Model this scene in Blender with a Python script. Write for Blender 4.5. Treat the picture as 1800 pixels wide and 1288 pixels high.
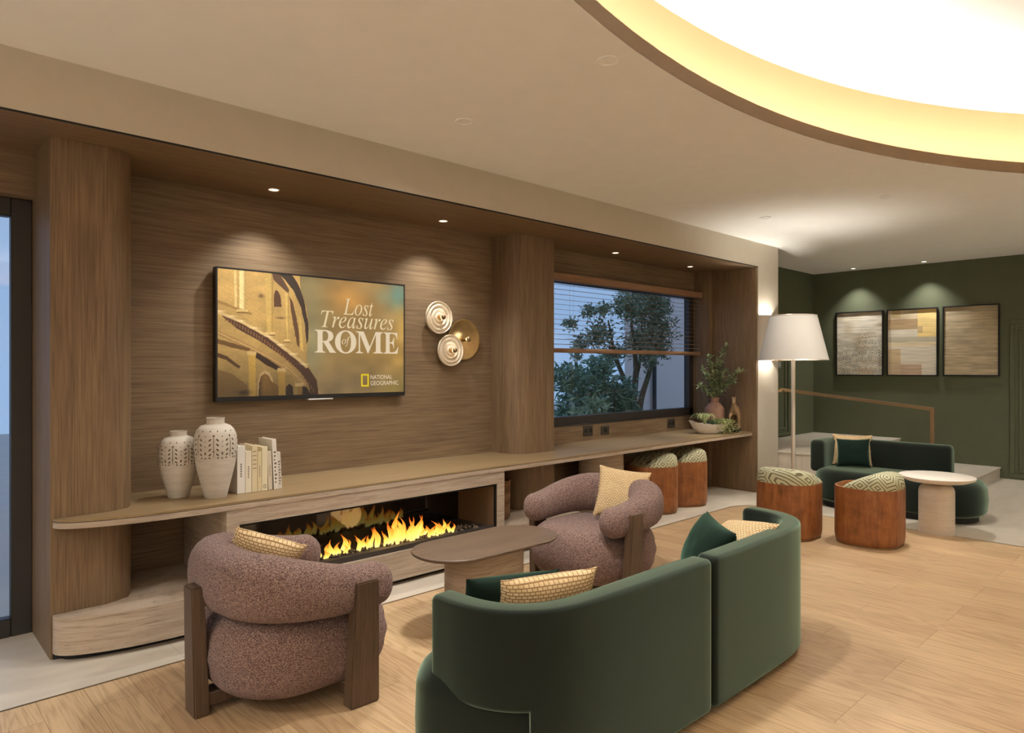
import bpy, bmesh, math, random
import numpy as np
from mathutils import Vector, Matrix, noise as mnoise

# ------------------------------------------------------------------ clean slate
for o in list(bpy.data.objects):
    bpy.data.objects.remove(o)
scene = bpy.context.scene
COL = scene.collection
PI = math.pi
random.seed(7)

# ------------------------------------------------------------------ camera
cam = bpy.data.cameras.new('camera')
cam.lens = 24.0
cam.sensor_width = 36.0
cam.clip_end = 200
cam_o = bpy.data.objects.new('camera', cam)
COL.objects.link(cam_o)
cam_o.location = (0, 0, 1.5)
cam_o.rotation_euler = (math.radians(90), 0, math.radians(46.487 - 90))
scene.camera = cam_o

# ------------------------------------------------------------------ world, exposure
scene.view_settings.view_transform = 'Standard'
scene.view_settings.look = 'None'
scene.view_settings.gamma = 1
scene.view_settings.use_curve_mapping = False
EXPOSURE = 0.0
scene.view_settings.exposure = EXPOSURE
world = bpy.data.worlds.new('dusk_sky')
scene.world = world
world.use_nodes = True
wn = world.node_tree.nodes
wl = world.node_tree.links
bg = wn['Background']
w_tc = wn.new('ShaderNodeTexCoord')
w_sep = wn.new('ShaderNodeSeparateXYZ')
w_ramp = wn.new('ShaderNodeValToRGB')
wl.new(w_tc.outputs['Generated'], w_sep.inputs[0])
wl.new(w_sep.outputs['Z'], w_ramp.inputs[0])
w_ramp.color_ramp.elements[0].position = 0.0
w_ramp.color_ramp.elements[0].color = (0.32, 0.49, 0.76, 1)
w_ramp.color_ramp.elements[1].position = 0.6
w_ramp.color_ramp.elements[1].color = (0.27, 0.40, 0.62, 1)
wl.new(w_ramp.outputs[0], bg.inputs[0])
bg.inputs[1].default_value = 1.05

WARM = (1.0, 0.98, 0.95)


def add_light(name, kind, loc, energy, color=WARM, rot=(0, 0, 0), parent=None, **kw):
    l = bpy.data.lights.new(name, kind)
    l.energy = energy
    l.color = color
    for k, v in kw.items():
        setattr(l, k, v)
    o = bpy.data.objects.new(name, l)
    COL.objects.link(o)
    o.location = loc
    o.rotation_euler = rot
    if parent:
        o.parent = parent
    return o


DOWN_SPOT_W = 50.0      # the four niche spots
CEIL_FILL_W = 170.0      # added room fill from the ceiling discs, in view and out
ART_SPOT_W = 80.0       # spots washing the green wall
COVE_STRENGTH = 218.0    # LED strip round the oval ceiling recess
LAMP_W = 125.0
SCONCE_W = 22.0


# ------------------------------------------------------------------ helpers
def s2l(c):
    out = []
    for v in c[:3]:
        v = v / 255.0
        out.append(v / 12.92 if v <= 0.04045 else ((v + 0.055) / 1.055) ** 2.4)
    return (*out, 1.0)


def tag(o, label=None, cat=None, group=None, kind=None):
    if label: o['label'] = label
    if cat: o['category'] = cat
    if group: o['group'] = group
    if kind: o['kind'] = kind
    return o


def link_mesh(name, me, material, parent=None, smooth=True, angle=40):
    if smooth:
        for p in me.polygons:
            p.use_smooth = True
        try:
            me.set_sharp_from_angle(angle=math.radians(angle))
        except Exception:
            pass
    if material:
        me.materials.append(material)
    o = bpy.data.objects.new(name, me)
    COL.objects.link(o)
    if parent:
        o.parent = parent
    return o


def obj(name, bm, material, parent=None, smooth=True, angle=40):
    bmesh.ops.recalc_face_normals(bm, faces=bm.faces)
    me = bpy.data.meshes.new(name)
    bm.to_mesh(me)
    bm.free()
    return link_mesh(name, me, material, parent, smooth, angle)


def pydata(name, verts, faces, material, parent=None, smooth=True, angle=40):
    me = bpy.data.meshes.new(name)
    me.from_pydata(verts, [], faces)
    me.update()
    return link_mesh(name, me, material, parent, smooth, angle)


def thing(name, label, cat, loc=(0, 0, 0), rz=0, group=None):
    o = bpy.data.objects.new(name, None)
    o.empty_display_size = 0.1
    COL.objects.link(o)
    o.location = loc
    o.rotation_euler = (0, 0, rz)
    return tag(o, label, cat, group)


def struct(o):
    o['kind'] = 'structure'
    return o


def dup(root, loc, rz, label=None):
    r = root.copy()
    COL.objects.link(r)
    r.location = loc
    r.rotation_euler = (0, 0, rz)
    if label: r['label'] = label
    for ch in list(root.children):
        c = ch.copy()
        COL.objects.link(c)
        c.parent = r
        for g in list(ch.children):
            d = g.copy()
            COL.objects.link(d)
            d.parent = c
    return r


def box(bm, x0, x1, y0, y1, z0, z1, bev=0.0, seg=2):
    tmp = bmesh.new()
    bmesh.ops.create_cube(tmp, size=1)
    for v in tmp.verts:
        v.co = Vector(((x0 + x1) / 2 + v.co.x * (x1 - x0), (y0 + y1) / 2 + v.co.y * (y1 - y0), (z0 + z1) / 2 + v.co.z * (z1 - z0)))
    if bev > 0:
        bmesh.ops.bevel(tmp, geom=list(tmp.edges), offset=bev, segments=seg, affect='EDGES', profile=0.5)
    me = bpy.data.meshes.new('tmp')
    tmp.to_mesh(me)
    tmp.free()
    bm.from_mesh(me)
    bpy.data.meshes.remove(me)
    return bm


def bx(x0, x1, y0, y1, z0, z1, bev=0.0, seg=2):
    return box(bmesh.new(), x0, x1, y0, y1, z0, z1, bev, seg)


def rings(bm, loops, cap0=True, cap1=True, closed=True):
    """skin a list of point loops"""
    vl = [[bm.verts.new(p) for p in lp] for lp in loops]
    n = len(vl[0])
    for a, b in zip(vl[:-1], vl[1:]):
        for i in range(n if closed else n - 1):
            j = (i + 1) % n
            bm.faces.new((a[i], a[j], b[j], b[i]))
    if cap0: bm.faces.new(vl[0][::-1])
    if cap1: bm.faces.new(vl[-1])
    return vl


def lathe(bm, prof, cx=0, cy=0, n=32, cap0=True, cap1=True):
    loops = []
    for r, z in prof:
        loops.append([(cx + r * math.cos(2 * PI * i / n), cy + r * math.sin(2 * PI * i / n), z) for i in range(n)])
    rings(bm, loops, cap0, cap1)
    return bm


def rrect(cx, cy, hx, hy, r, n=8):
    """rounded rectangle outline, counter clockwise; r: one radius or four (++, -+, --, +-)"""
    rr = r if isinstance(r, (tuple, list)) else (r,) * 4
    pts = []
    for k, (sx, sy) in enumerate(((1, 1), (-1, 1), (-1, -1), (1, -1))):
        q = max(0.001, min(rr[k], hx - 1e-3, hy - 1e-3))
        ox, oy = cx + sx * (hx - q), cy + sy * (hy - q)
        for i in range(n + 1):
            a = k * PI / 2 + (PI / 2) * i / n
            pts.append((ox + q * math.cos(a), oy + q * math.sin(a)))
    return pts


def soft_block(bm, cx, cy, hx, hy, r, prof, n=8):
    """loft of rounded rectangles; prof = [(inset, z)...]"""
    loops = []
    for ins, z in prof:
        q = tuple(max(0.01, v - ins) for v in r) if isinstance(r, (tuple, list)) else max(0.01, r - ins)
        loops.append([(x, y, z) for x, y in rrect(cx, cy, hx - ins, hy - ins, q, n)])
    rings(bm, loops)
    return bm


def round_prof(z0, z1, r0, r1, n=6, bulge=0.0):
    """profile of a block with rounded bottom (r0) and top (r1) edges"""
    p = []
    for i in range(n + 1):
        a = PI / 2 * i / n
        p.append((r0 * (1 - math.sin(a)), z0 + r0 * (1 - math.cos(a))))
    if bulge:
        p.append((-bulge, (z0 + r0 + z1 - r1) / 2))
    for i in range(n + 1):
        a = PI / 2 * i / n
        p.append((r1 * (1 - math.cos(a)), z1 - r1 * (1 - math.sin(a))))
    return p


def prism(bm, outline, z0, z1):
    rings(bm, [[(x, y, z0) for x, y in outline], [(x, y, z1) for x, y in outline]])
    return bm


def catmull(pts, per=8):
    P = [Vector(p) for p in pts]
    P = [P[0] * 2 - P[1]] + P + [P[-1] * 2 - P[-2]]
    out = []
    for i in range(1, len(P) - 2):
        p0, p1, p2, p3 = P[i - 1], P[i], P[i + 1], P[i + 2]
        for k in range(per):
            t = k / per
            out.append(0.5 * ((2 * p1) + (p2 - p0) * t + (2 * p0 - 5 * p1 + 4 * p2 - p3) * t * t + (3 * p1 - p0 - 3 * p2 + p3) * t ** 3))
    out.append(P[-2])
    return out


def tube(bm, pts, rad, n=10, per=0):
    """round tube along points; rad a number or a list"""
    P = catmull(pts, per) if per else [Vector(p) for p in pts]
    m = len(P)
    loops = []
    up = Vector((0, 0, 1))
    for i in range(m):
        t = (P[min(i + 1, m - 1)] - P[max(i - 1, 0)]).normalized()
        a = t.cross(up)
        if a.length < 1e-3: a = t.cross(Vector((1, 0, 0)))
        a.normalize()
        b = t.cross(a)
        if isinstance(rad, (list, tuple)):
            f = i / (m - 1) * (len(rad) - 1)
            k = min(int(f), len(rad) - 2)
            r = rad[k] + (rad[k + 1] - rad[k]) * (f - k)
        else:
            r = rad
        loops.append([tuple(P[i] + r * (math.cos(2 * PI * j / n) * a + math.sin(2 * PI * j / n) * b)) for j in range(n)])
    rings(bm, loops)
    return bm


# ------------------------------------------------------------------ materials
class NT:
    def __init__(self, name):
        self.m = bpy.data.materials.new(name)
        self.m.use_nodes = True
        self.n = self.m.node_tree.nodes
        self.l = self.m.node_tree.links
        self.b = self.n['Principled BSDF']

    def new(self, t, **kw):
        x = self.n.new(t)
        for k, v in kw.items(): setattr(x, k, v)
        return x

    def link(self, a, b): self.l.new(a, b)

    def coords(self, scale=(1, 1, 1), rot=(0, 0, 0), loc=(0, 0, 0), kind='Object'):
        tc = self.new('ShaderNodeTexCoord')
        mp = self.new('ShaderNodeMapping')
        mp.inputs['Scale'].default_value = scale
        mp.inputs['Rotation'].default_value = rot
        mp.inputs['Location'].default_value = loc
        self.link(tc.outputs[kind], mp.inputs[0])
        return mp.outputs[0]

    def noise(self, vec, scale=1, detail=3, rough=0.55, dist=0):
        x = self.new('ShaderNodeTexNoise')
        x.inputs['Scale'].default_value = scale
        x.inputs['Detail'].default_value = detail
        x.inputs['Roughness'].default_value = rough
        x.inputs['Distortion'].default_value = dist
        self.link(vec, x.inputs['Vector'])
        return x.outputs['Fac']

    def ramp(self, fac, stops, interp='LINEAR'):
        x = self.new('ShaderNodeValToRGB')
        x.color_ramp.interpolation = interp
        e = x.color_ramp.elements
        while len(e) < len(stops): e.new(0.5)
        for i, (p, c) in enumerate(stops):
            e[i].position = p
            e[i].color = c
        self.link(fac, x.inputs[0])
        return x.outputs[0]

    def mix(self, a, b, fac=0.5, mode='MIX'):
        x = self.new('ShaderNodeMix', data_type='RGBA', blend_type=mode)
        for s, v in ((0, fac), (6, a), (7, b)):
            if hasattr(v, 'links') or hasattr(v, 'is_output'):
                self.link(v, x.inputs[s])
            else:
                x.inputs[s].default_value = v
        return x.outputs[2]

    def math(self, op, a, b=0.0):
        x = self.new('ShaderNodeMath', operation=op)
        for i, v in enumerate((a, b)):
            if hasattr(v, 'is_output'): self.link(v, x.inputs[i])
            else: x.inputs[i].default_value = v
        return x.outputs[0]

    def bump(self, h, strength=0.2, dist=0.005):
        x = self.new('ShaderNodeBump')
        x.inputs['Strength'].default_value = strength
        x.inputs['Distance'].default_value = dist
        self.link(h, x.inputs['Height'])
        self.link(x.outputs[0], self.b.inputs['Normal'])

    def done(self, color=None, rough=0.5, metal=0.0, spec=0.5):
        if color is not None:
            if hasattr(color, 'is_output'): self.link(color, self.b.inputs['Base Color'])
            else: self.b.inputs['Base Color'].default_value = color
        self.b.inputs['Roughness'].default_value = rough
        self.b.inputs['Metallic'].default_value = metal
        self.b.inputs['Specular IOR Level'].default_value = spec
        return self.m


def plain(name, rgb, rough=0.6, metal=0.0, spec=0.5, var=0.06, scale=6):
    t = NT(name)
    c = s2l(rgb)
    f = t.noise(t.coords(), scale, 3)
    lo = tuple(max(0, v * (1 - var)) for v in c[:3]) + (1,)
    hi = tuple(min(1, v * (1 + var)) for v in c[:3]) + (1,)
    return t.done(t.ramp(f, [(0.3, lo), (0.7, hi)]), rough, metal, spec)


def wood(name, dark, light, axis='x', rough=0.55, fine=150, coarse=26, bump=0.08):
    """straight grained veneer; the grain runs along axis"""
    t = NT(name)
    lo, st = 0.35, 1.0
    sc = {'x': (lo, st, st), 'y': (st, lo, st), 'z': (st, st, lo)}[axis]
    sc2 = tuple(0.05 if v == lo else 1.0 for v in sc)
    v1 = t.coords(tuple(s * (0.06 if s == lo else 1) for s in sc))
    f1 = t.noise(v1, fine, 2, 0.6)
    f2 = t.noise(t.coords(sc2), coarse, 3, 0.6)
    f3 = t.noise(t.coords(sc), 1.6, 2)
    f = t.math('ADD', t.math('MULTIPLY', f1, 0.62), t.math('ADD', t.math('MULTIPLY', f2, 0.24), t.math('MULTIPLY', f3, 0.14)))
    c = t.ramp(f, [(0.36, s2l(dark)), (0.64, s2l(light))])
    t.bump(f1, bump, 0.002)
    return t.done(c, rough, 0, 0.35)


def travertine(name, base, band, pit, axis='x', streak=0.80):
    t = NT(name)
    sc = (1.6, 1.6, 30)
    f = t.noise(t.coords(sc), 1.3, 6, 0.72, 0.25)
    c = t.ramp(f, [(0.36, s2l(band)), (0.52, s2l(base)), (0.68, s2l(tuple(min(255, v + 12) for v in base)))])
    st = t.noise(t.coords((3.5, 3.5, 95)), 1.2, 3, 0.6)
    c = t.mix(c, s2l(tuple(v * streak for v in band)), t.ramp(st, [(0.54, (0, 0, 0, 1)), (0.68, (0.75, 0.75, 0.75, 1))]))
    cl = t.noise(t.coords(), 2.0, 2)
    c = t.mix(c, s2l(tuple(min(255, v * 0.9) for v in base)), t.ramp(cl, [(0.4, (0, 0, 0, 1)), (0.7, (0.6, 0.6, 0.6, 1))]))
    p = t.noise(t.coords((6, 6, 44)), 2.6, 5, 0.7)
    pm = t.ramp(p, [(0.63, (0, 0, 0, 1)), (0.69, (0.85, 0.85, 0.85, 1))])
    c = t.mix(c, s2l(pit), pm)
    t.bump(t.math('SUBTRACT', 1.0, pm), 0.35, 0.003)
    return t.done(c, 0.6, 0, 0.3)


M = {}
M['plaster'] = plain('painted_plaster', (202, 193, 177), 0.85, spec=0.2, var=0.02)
M['ceiling'] = plain('ceiling_paint', (244, 243, 239), 0.9, spec=0.15, var=0.015)
M['green_wall'] = plain('green_wall_paint', (94, 98, 76), 0.8, spec=0.2, var=0.03)
M['oak_h'] = wood('oak_veneer_horizontal', (104, 84, 62), (138, 116, 88), 'x')
M['oak_v'] = wood('oak_veneer_vertical', (98, 77, 55), (134, 110, 82), 'z')
M['oak_y'] = wood('oak_veneer_soffit', (104, 82, 60), (134, 110, 82), 'x')
M['oak_top'] = wood('oak_counter_top', (128, 106, 75), (153, 130, 95), 'x', 0.42)
M['walnut'] = wood('smoked_oak', (72, 56, 43), (98, 78, 60), 'z', 0.45)
M['table_wood'] = wood('smoked_oak_table_top', (84, 68, 54), (112, 92, 74), 'x', 0.4)
M['blind_wood'] = wood('cherry_blind_wood', (128, 96, 70), (156, 120, 90), 'x', 0.5)
M['travertine'] = travertine('travertine', (178, 160, 140), (160, 139, 117), (92, 72, 54))
M['light_travertine'] = travertine('pale_travertine', (218, 205, 186), (214, 200, 180), (150, 124, 96), 'x', 0.96)
M['black_metal'] = plain('black_metal', (24, 22, 20), 0.45, 0.3)
M['dark_frame'] = plain('dark_window_frame', (44, 40, 37), 0.5)
M['black'] = plain('matt_black', (14, 13, 12), 0.7)
M['brass'] = plain('brushed_brass', (196, 166, 116), 0.32, 1.0, var=0.08, scale=30)
M['bronze'] = plain('bronze', (136, 110, 78), 0.4, 0.6)
M['silver'] = plain('silver_trim', (205, 203, 198), 0.3, 0.4)
M['white_ceramic'] = plain('white_ceramic', (222, 206, 180), 0.35, var=0.02)
M['stone_white'] = plain('white_stone', (224, 214, 200), 0.4, var=0.03)
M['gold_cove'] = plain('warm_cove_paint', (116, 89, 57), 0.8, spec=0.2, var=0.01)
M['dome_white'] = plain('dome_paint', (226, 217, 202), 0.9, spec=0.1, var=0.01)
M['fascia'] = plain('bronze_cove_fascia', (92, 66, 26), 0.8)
M['shade_trim'] = plain('lamp_metal', (214, 202, 184), 0.35, 0.4)


def mk_stone_floor():
    t = NT('stone_floor_tiles')
    br = t.new('ShaderNodeTexBrick')
    t.link(t.coords(), br.inputs['Vector'])
    br.inputs['Scale'].default_value = 1.0
    br.inputs['Brick Width'].default_value = 1.2
    br.inputs['Row Height'].default_value = 1.2
    br.inputs['Mortar Size'].default_value = 0.0015
    br.offset = 0.0
    br.inputs['Color1'].default_value = s2l((206, 195, 178))
    br.inputs['Color2'].default_value = s2l((198, 187, 170))
    br.inputs['Mortar'].default_value = s2l((170, 158, 140))
    f = t.noise(t.coords((1, 3, 1)), 2.2, 5, 0.6, 0.4)
    c = t.mix(br.outputs['Color'], t.ramp(f, [(0.3, (0.86, 0.86, 0.85, 1)), (0.7, (1.06, 1.05, 1.04, 1))]), 1.0, 'MULTIPLY')
    return t.done(c, 0.38, 0, 0.4)


def mk_parquet():
    t = NT('oak_plank_floor')
    v = t.coords((1, 1, 1), (0, 0, PI / 2))
    br = t.new('ShaderNodeTexBrick')
    t.link(v, br.inputs['Vector'])
    br.inputs['Scale'].default_value = 1.0
    br.inputs['Brick Width'].default_value = 1.15
    br.inputs['Row Height'].default_value = 0.185
    br.inputs['Mortar Size'].default_value = 0.0012
    br.inputs['Mortar Smooth'].default_value = 0.3
    br.inputs['Bias'].default_value = 0.0
    br.offset = 0.37
    br.offset_frequency = 3
    br.inputs['Color1'].default_value = s2l((198, 170, 132))
    br.inputs['Color2'].default_value = s2l((182, 152, 116))
    br.inputs['Mortar'].default_value = s2l((128, 98, 66))
    # plank-wise shift of the grain pattern
    sh = t.new('ShaderNodeVectorMath', operation='MULTIPLY_ADD')
    sh.inputs[1].default_value = (9, 9, 9)
    t.link(br.outputs['Color'], sh.inputs[0])
    t.link(t.coords((5.0, 0.55, 1)), sh.inputs[2])
    rg = t.noise(sh.outputs[0], 1.1, 2, 0.5, 0.6)
    wv = t.math('SINE', t.math('MULTIPLY', rg, 95.0))
    fine = t.noise(t.coords((70, 2.2, 1)), 1.6, 3, 0.65)
    g = t.math('ADD', t.math('MULTIPLY', wv, 0.10), fine)
    c = t.mix(br.outputs['Color'], t.ramp(g, [(0.28, (0.74, 0.70, 0.64, 1)), (0.55, (1.0, 1.0, 1.0, 1)), (0.8, (1.08, 1.07, 1.05, 1))]), 1.0, 'MULTIPLY')
    big = t.noise(t.coords((1.2, 0.5, 1)), 1.7, 2)
    c = t.mix(c, t.ramp(big, [(0.3, (0.93, 0.91, 0.89, 1)), (0.7, (1.05, 1.05, 1.05, 1))]), 1.0, 'MULTIPLY')
    t.bump(br.outputs['Fac'], -0.15, 0.002)
    return t.done(c, 0.42, 0, 0.4)


def mk_velvet(name, rgb, tint):
    t = NT(name)
    f = t.noise(t.coords(), 5, 4, 0.6)
    c = s2l(rgb)
    cc = t.ramp(f, [(0.3, tuple(v * 0.85 for v in c[:3]) + (1,)), (0.7, tuple(v * 1.12 for v in c[:3]) + (1,))])
    t.b.inputs['Sheen Weight'].default_value = 1.0
    t.b.inputs['Sheen Roughness'].default_value = 0.43
    t.b.inputs['Sheen Tint'].default_value = s2l(tint)
    fine = t.noise(t.coords(), 400, 2)
    t.bump(fine, 0.05, 0.001)
    return t.done(cc, 0.9, 0, 0.1)


def mk_boucle():
    t = NT('brown_boucle_weave')
    v = t.coords((1, 1, 1.5))
    d = t.noise(t.coords((1, 1, 1)), 60, 1)
    vo = t.new('ShaderNodeTexVoronoi', feature='F1')
    vo.inputs['Scale'].default_value = 175
    t.link(v, vo.inputs['Vector'])
    vb = t.new('ShaderNodeTexVoronoi', feature='F1')
    vb.inputs['Scale'].default_value = 110
    t.link(t.coords((0.8, 0.8, 2.0)), vb.inputs['Vector'])
    f = t.math('ADD', t.math('MULTIPLY', vo.outputs['Distance'], 0.9), t.math('MULTIPLY', vb.outputs['Distance'], 0.35))
    c = t.ramp(f, [(0.18, s2l((202, 173, 158))), (0.45, s2l((148, 120, 109))), (0.85, s2l((96, 73, 67)))])
    t.bump(t.math('SUBTRACT', 1.0, f), 0.9, 0.006)
    t.b.inputs['Sheen Weight'].default_value = 0.15
    return t.done(c, 0.95, 0, 0.1)


def mk_basket_weave():
    t = NT('cream_basket_weave_fabric')
    br = t.new('ShaderNodeTexBrick')
    t.link(t.coords((1, 1, 1)), br.inputs['Vector'])
    br.inputs['Scale'].default_value = 1.0
    br.inputs['Brick Width'].default_value = 0.021
    br.inputs['Row Height'].default_value = 0.0115
    br.inputs['Mortar Size'].default_value = 0.0022
    br.inputs['Mortar Smooth'].default_value = 0.6
    br.inputs['Color1'].default_value = s2l((226, 202, 160))
    br.inputs['Color2'].default_value = s2l((212, 186, 142))
    br.inputs['Mortar'].default_value = s2l((140, 108, 72))
    f = t.noise(t.coords((1, 1, 1)), 220, 2)
    c = t.mix(br.outputs['Color'], t.ramp(f, [(0.3, (0.86, 0.84, 0.82, 1)), (0.7, (1.06, 1.06, 1.06, 1))]), 1.0, 'MULTIPLY')
    t.bump(br.outputs['Fac'], -0.6, 0.004)
    return t.done(c, 0.9, 0, 0.15)


def mk_maze():
    """concentric angular lines in staggered cells, cream on sage"""
    t = NT('sage_maze_fabric')
    tc = t.new('ShaderNodeTexCoord')
    sp = t.new('ShaderNodeSeparateXYZ')
    t.link(tc.outputs['Object'], sp.inputs[0])
    h = t.math('SUBTRACT', t.math('MULTIPLY', sp.outputs[0], 0.30), t.math('MULTIPLY', sp.outputs[1], 0.95))
    w = sp.outputs[0]
    v = t.math('ADD', t.math('MULTIPLY', sp.outputs[2], 1.0), t.math('MULTIPLY', w, 0.55))
    P = 0.13
    a = t.math('PINGPONG', h, P / 2)
    b = t.math('PINGPONG', t.math('ADD', v, 0.03), P * 1.05)
    d1 = t.math('ADD', t.math('MULTIPLY', a, 0.58), t.math('MULTIPLY', b, 0.60))
    d = t.math('MAXIMUM', a, d1)
    st = t.math('SINE', t.math('MULTIPLY', d, 2 * PI / 0.0205))
    c = t.ramp(st, [(0.36, s2l((188, 185, 152))), (0.74, s2l((104, 97, 70)))])
    t.bump(st, 0.15, 0.002)
    return t.done(c, 0.8, 0, 0.2)


def mk_leather():
    t = NT('cognac_leather')
    f = t.noise(t.coords((26, 26, 3.5)), 1.0, 4, 0.65)
    g = t.noise(t.coords((1, 1, 1)), 14, 3)
    ff = t.math('ADD', t.math('MULTIPLY', f, 0.65), t.math('MULTIPLY', g, 0.35))
    c = t.ramp(ff, [(0.32, s2l((98, 55, 26))), (0.5, s2l((134, 81, 41))), (0.68, s2l((156, 101, 57)))])
    return t.done(c, 0.45, 0, 0.4)


def mk_glass(name, tint=(0.96, 0.98, 1.0, 1), gloss=0.06):
    t = NT(name)
    t.n.remove(t.b)
    tr = t.new('ShaderNodeBsdfTransparent')
    tr.inputs[0].default_value = tint
    gl = t.new('ShaderNodeBsdfGlossy')
    gl.inputs['Roughness'].default_value = 0.02
    mx = t.new('ShaderNodeMixShader')
    mx.inputs[0].default_value = gloss
    t.link(tr.outputs[0], mx.inputs[1])
    t.link(gl.outputs[0], mx.inputs[2])
    t.link(mx.outputs[0], t.n['Material Output'].inputs[0])
    return t.m


def mk_emit(name, rgb, strength):
    t = NT(name)
    t.n.remove(t.b)
    e = t.new('ShaderNodeEmission')
    e.inputs[0].default_value = s2l(rgb)
    e.inputs[1].default_value = strength
    t.link(e.outputs[0], t.n['Material Output'].inputs[0])
    return t.m


def mk_vcol_emit(name, strength=1.0):
    t = NT(name)
    a = t.new('ShaderNodeAttribute', attribute_name='Col')
    t.b.inputs['Base Color'].default_value = (0.01, 0.01, 0.01, 1)
    t.link(a.outputs['Color'], t.b.inputs['Emission Color'])
    t.b.inputs['Emission Strength'].default_value = strength
    t.b.inputs['Roughness'].default_value = 0.25
    return t.m


def mk_vcol(name, rough=0.8):
    t = NT(name)
    a = t.new('ShaderNodeAttribute', attribute_name='Col')
    return t.done(a.outputs['Color'], rough, 0, 0.2)


def mk_flame():
    t = NT('flame')
    t.n.remove(t.b)
    tc = t.new('ShaderNodeTexCoord')
    sp = t.new('ShaderNodeSeparateXYZ')
    t.link(tc.outputs['Generated'], sp.inputs[0])
    nz = t.noise(t.coords((14, 14, 9)), 1.0, 2)
    zz = t.math('ADD', sp.outputs[2], t.math('MULTIPLY', t.math('SUBTRACT', nz, 0.5), 0.55))
    c = t.ramp(zz, [(0.0, (1.0, 0.80, 0.26, 1)), (0.38, (1.0, 0.62, 0.09, 1)), (0.68, (1.0, 0.33, 0.03, 1)), (0.98, (0.75, 0.11, 0.01, 1))])
    e = t.new('ShaderNodeEmission')
    e.inputs[1].default_value = 1.5
    t.link(c, e.inputs[0])
    tr = t.new('ShaderNodeBsdfTransparent')
    mx = t.new('ShaderNodeMixShader')
    f = t.ramp(zz, [(0.45, (1, 1, 1, 1)), (1.0, (0.35, 0.35, 0.35, 1))])
    t.link(f, mx.inputs[0])
    t.link(tr.outputs[0], mx.inputs[1])
    t.link(e.outputs[0], mx.inputs[2])
    t.link(mx.outputs[0], t.n['Material Output'].inputs[0])
    return t.m


def mk_shade():
    t = NT('lamp_shade_fabric')
    t.n.remove(t.b)
    d = t.new('ShaderNodeBsdfDiffuse')
    d.inputs[0].default_value = s2l((196, 190, 180))
    tl = t.new('ShaderNodeBsdfTranslucent')
    tl.inputs[0].default_value = s2l((236, 226, 206))
    mx = t.new('ShaderNodeMixShader')
    mx.inputs[0].default_value = 0.012
    t.link(d.outputs[0], mx.inputs[1])
    t.link(tl.outputs[0], mx.inputs[2])
    t.link(mx.outputs[0], t.n['Material Output'].inputs[0])
    return t.m


def mk_vase():
    t = NT('whitewashed_ceramic')
    f = t.noise(t.coords((6, 6, 30)), 1.0, 4, 0.6)
    c = t.ramp(f, [(0.3, s2l((184, 174, 158))), (0.7, s2l((206, 197, 182)))])
    t.bump(f, 0.1, 0.002)
    return t.done(c, 0.75, 0, 0.25)


def mk_leaf(name, a, b):
    t = NT(name)
    f = t.noise(t.coords(), 9, 2)
    c = t.ramp(f, [(0.35, s2l(a)), (0.65, s2l(b))])
    return t.done(c, 0.6, 0, 0.3)


def mk_wicker():
    t = NT('wicker')
    w = t.new('ShaderNodeTexWave', wave_type='BANDS', bands_direction='Z')
    w.inputs['Scale'].default_value = 28
    w.inputs['Distortion'].default_value = 1.5
    t.link(t.coords(), w.inputs['Vector'])
    c = t.ramp(w.outputs['Fac'], [(0.2, s2l((84, 54, 30))), (0.7, s2l((150, 106, 64)))])
    t.bump(w.outputs['Fac'], 0.6, 0.006)
    return t.done(c, 0.7)


M['stone_floor'] = mk_stone_floor()
M['parquet'] = mk_parquet()
M['velvet'] = mk_velvet('green_velvet', (24, 27, 23), (180, 208, 182))
M['velvet_dark'] = mk_velvet('deep_green_velvet', (20, 33, 27), (100, 140, 118))
M['boucle'] = mk_boucle()
M['weave'] = mk_basket_weave()
M['maze'] = mk_maze()
M['leather'] = mk_leather()
M['glass'] = mk_glass('window_glass')
M['clear_glass'] = mk_glass('lamp_glass', (1, 1, 1, 1), 0.2)
M['led'] = mk_emit('cove_led_light', (250, 252, 255), COVE_STRENGTH)
M['lens'] = mk_emit('spot_lens', (255, 238, 210), 6.0)
M['bulb_glow'] = mk_emit('glowing_bulb', (255, 214, 140), 4.0)
M['screen'] = mk_vcol_emit('screen_picture', 1.0)
M['screen_white'] = mk_emit('screen_lettering', (226, 205, 172), 1.0)
M['screen_title'] = mk_emit('screen_title_lettering', (226, 204, 160), 1.0)
M['screen_yellow'] = mk_emit('screen_yellow', (222, 190, 44), 1.0)
M['print'] = mk_vcol('art_print')
M['flame'] = mk_flame()
M['shade'] = mk_shade()
M['vase'] = mk_vase()
M['terracotta'] = plain('terracotta', (150, 112, 92), 0.7, var=0.12, scale=14)
M['wicker'] = mk_wicker()
M['leaf_dusk'] = mk_leaf('garden_leaf', (104, 140, 122), (164, 194, 170))
M['leaf_tree'] = mk_leaf('olive_leaf', (116, 132, 108), (176, 188, 158))
M['leaf_in'] = mk_leaf('branch_leaf', (126, 144, 104), (186, 196, 150))
M['succulent'] = mk_leaf('succulent_leaf', (128, 146, 92), (206, 208, 150))
M['rosette'] = mk_leaf('blue_green_succulent', (112, 146, 122), (150, 178, 150))
M['bark'] = wood('olive_bark', (92, 78, 62), (150, 132, 110), 'z', 0.9, 40, 8, 0.5)
M['garden_wall'] = plain('garden_wall_render', (226, 206, 196), 0.9, var=0.02, scale=1)
M['garden_ground'] = plain('garden_paving', (190, 188, 184), 0.8, var=0.05, scale=2)
M['soil'] = plain('garden_soil', (62, 52, 42), 0.95, var=0.2, scale=20)
M['smoked_glass'] = plain('smoked_glass', (16, 13, 11), 0.06, 0.0, 0.8, 0.02)
M['charcoal'] = plain('charcoal_tray', (52, 46, 40), 0.6)
M['ember'] = plain('ember_chips', (92, 76, 56), 0.8, var=0.4, scale=60)
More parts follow.
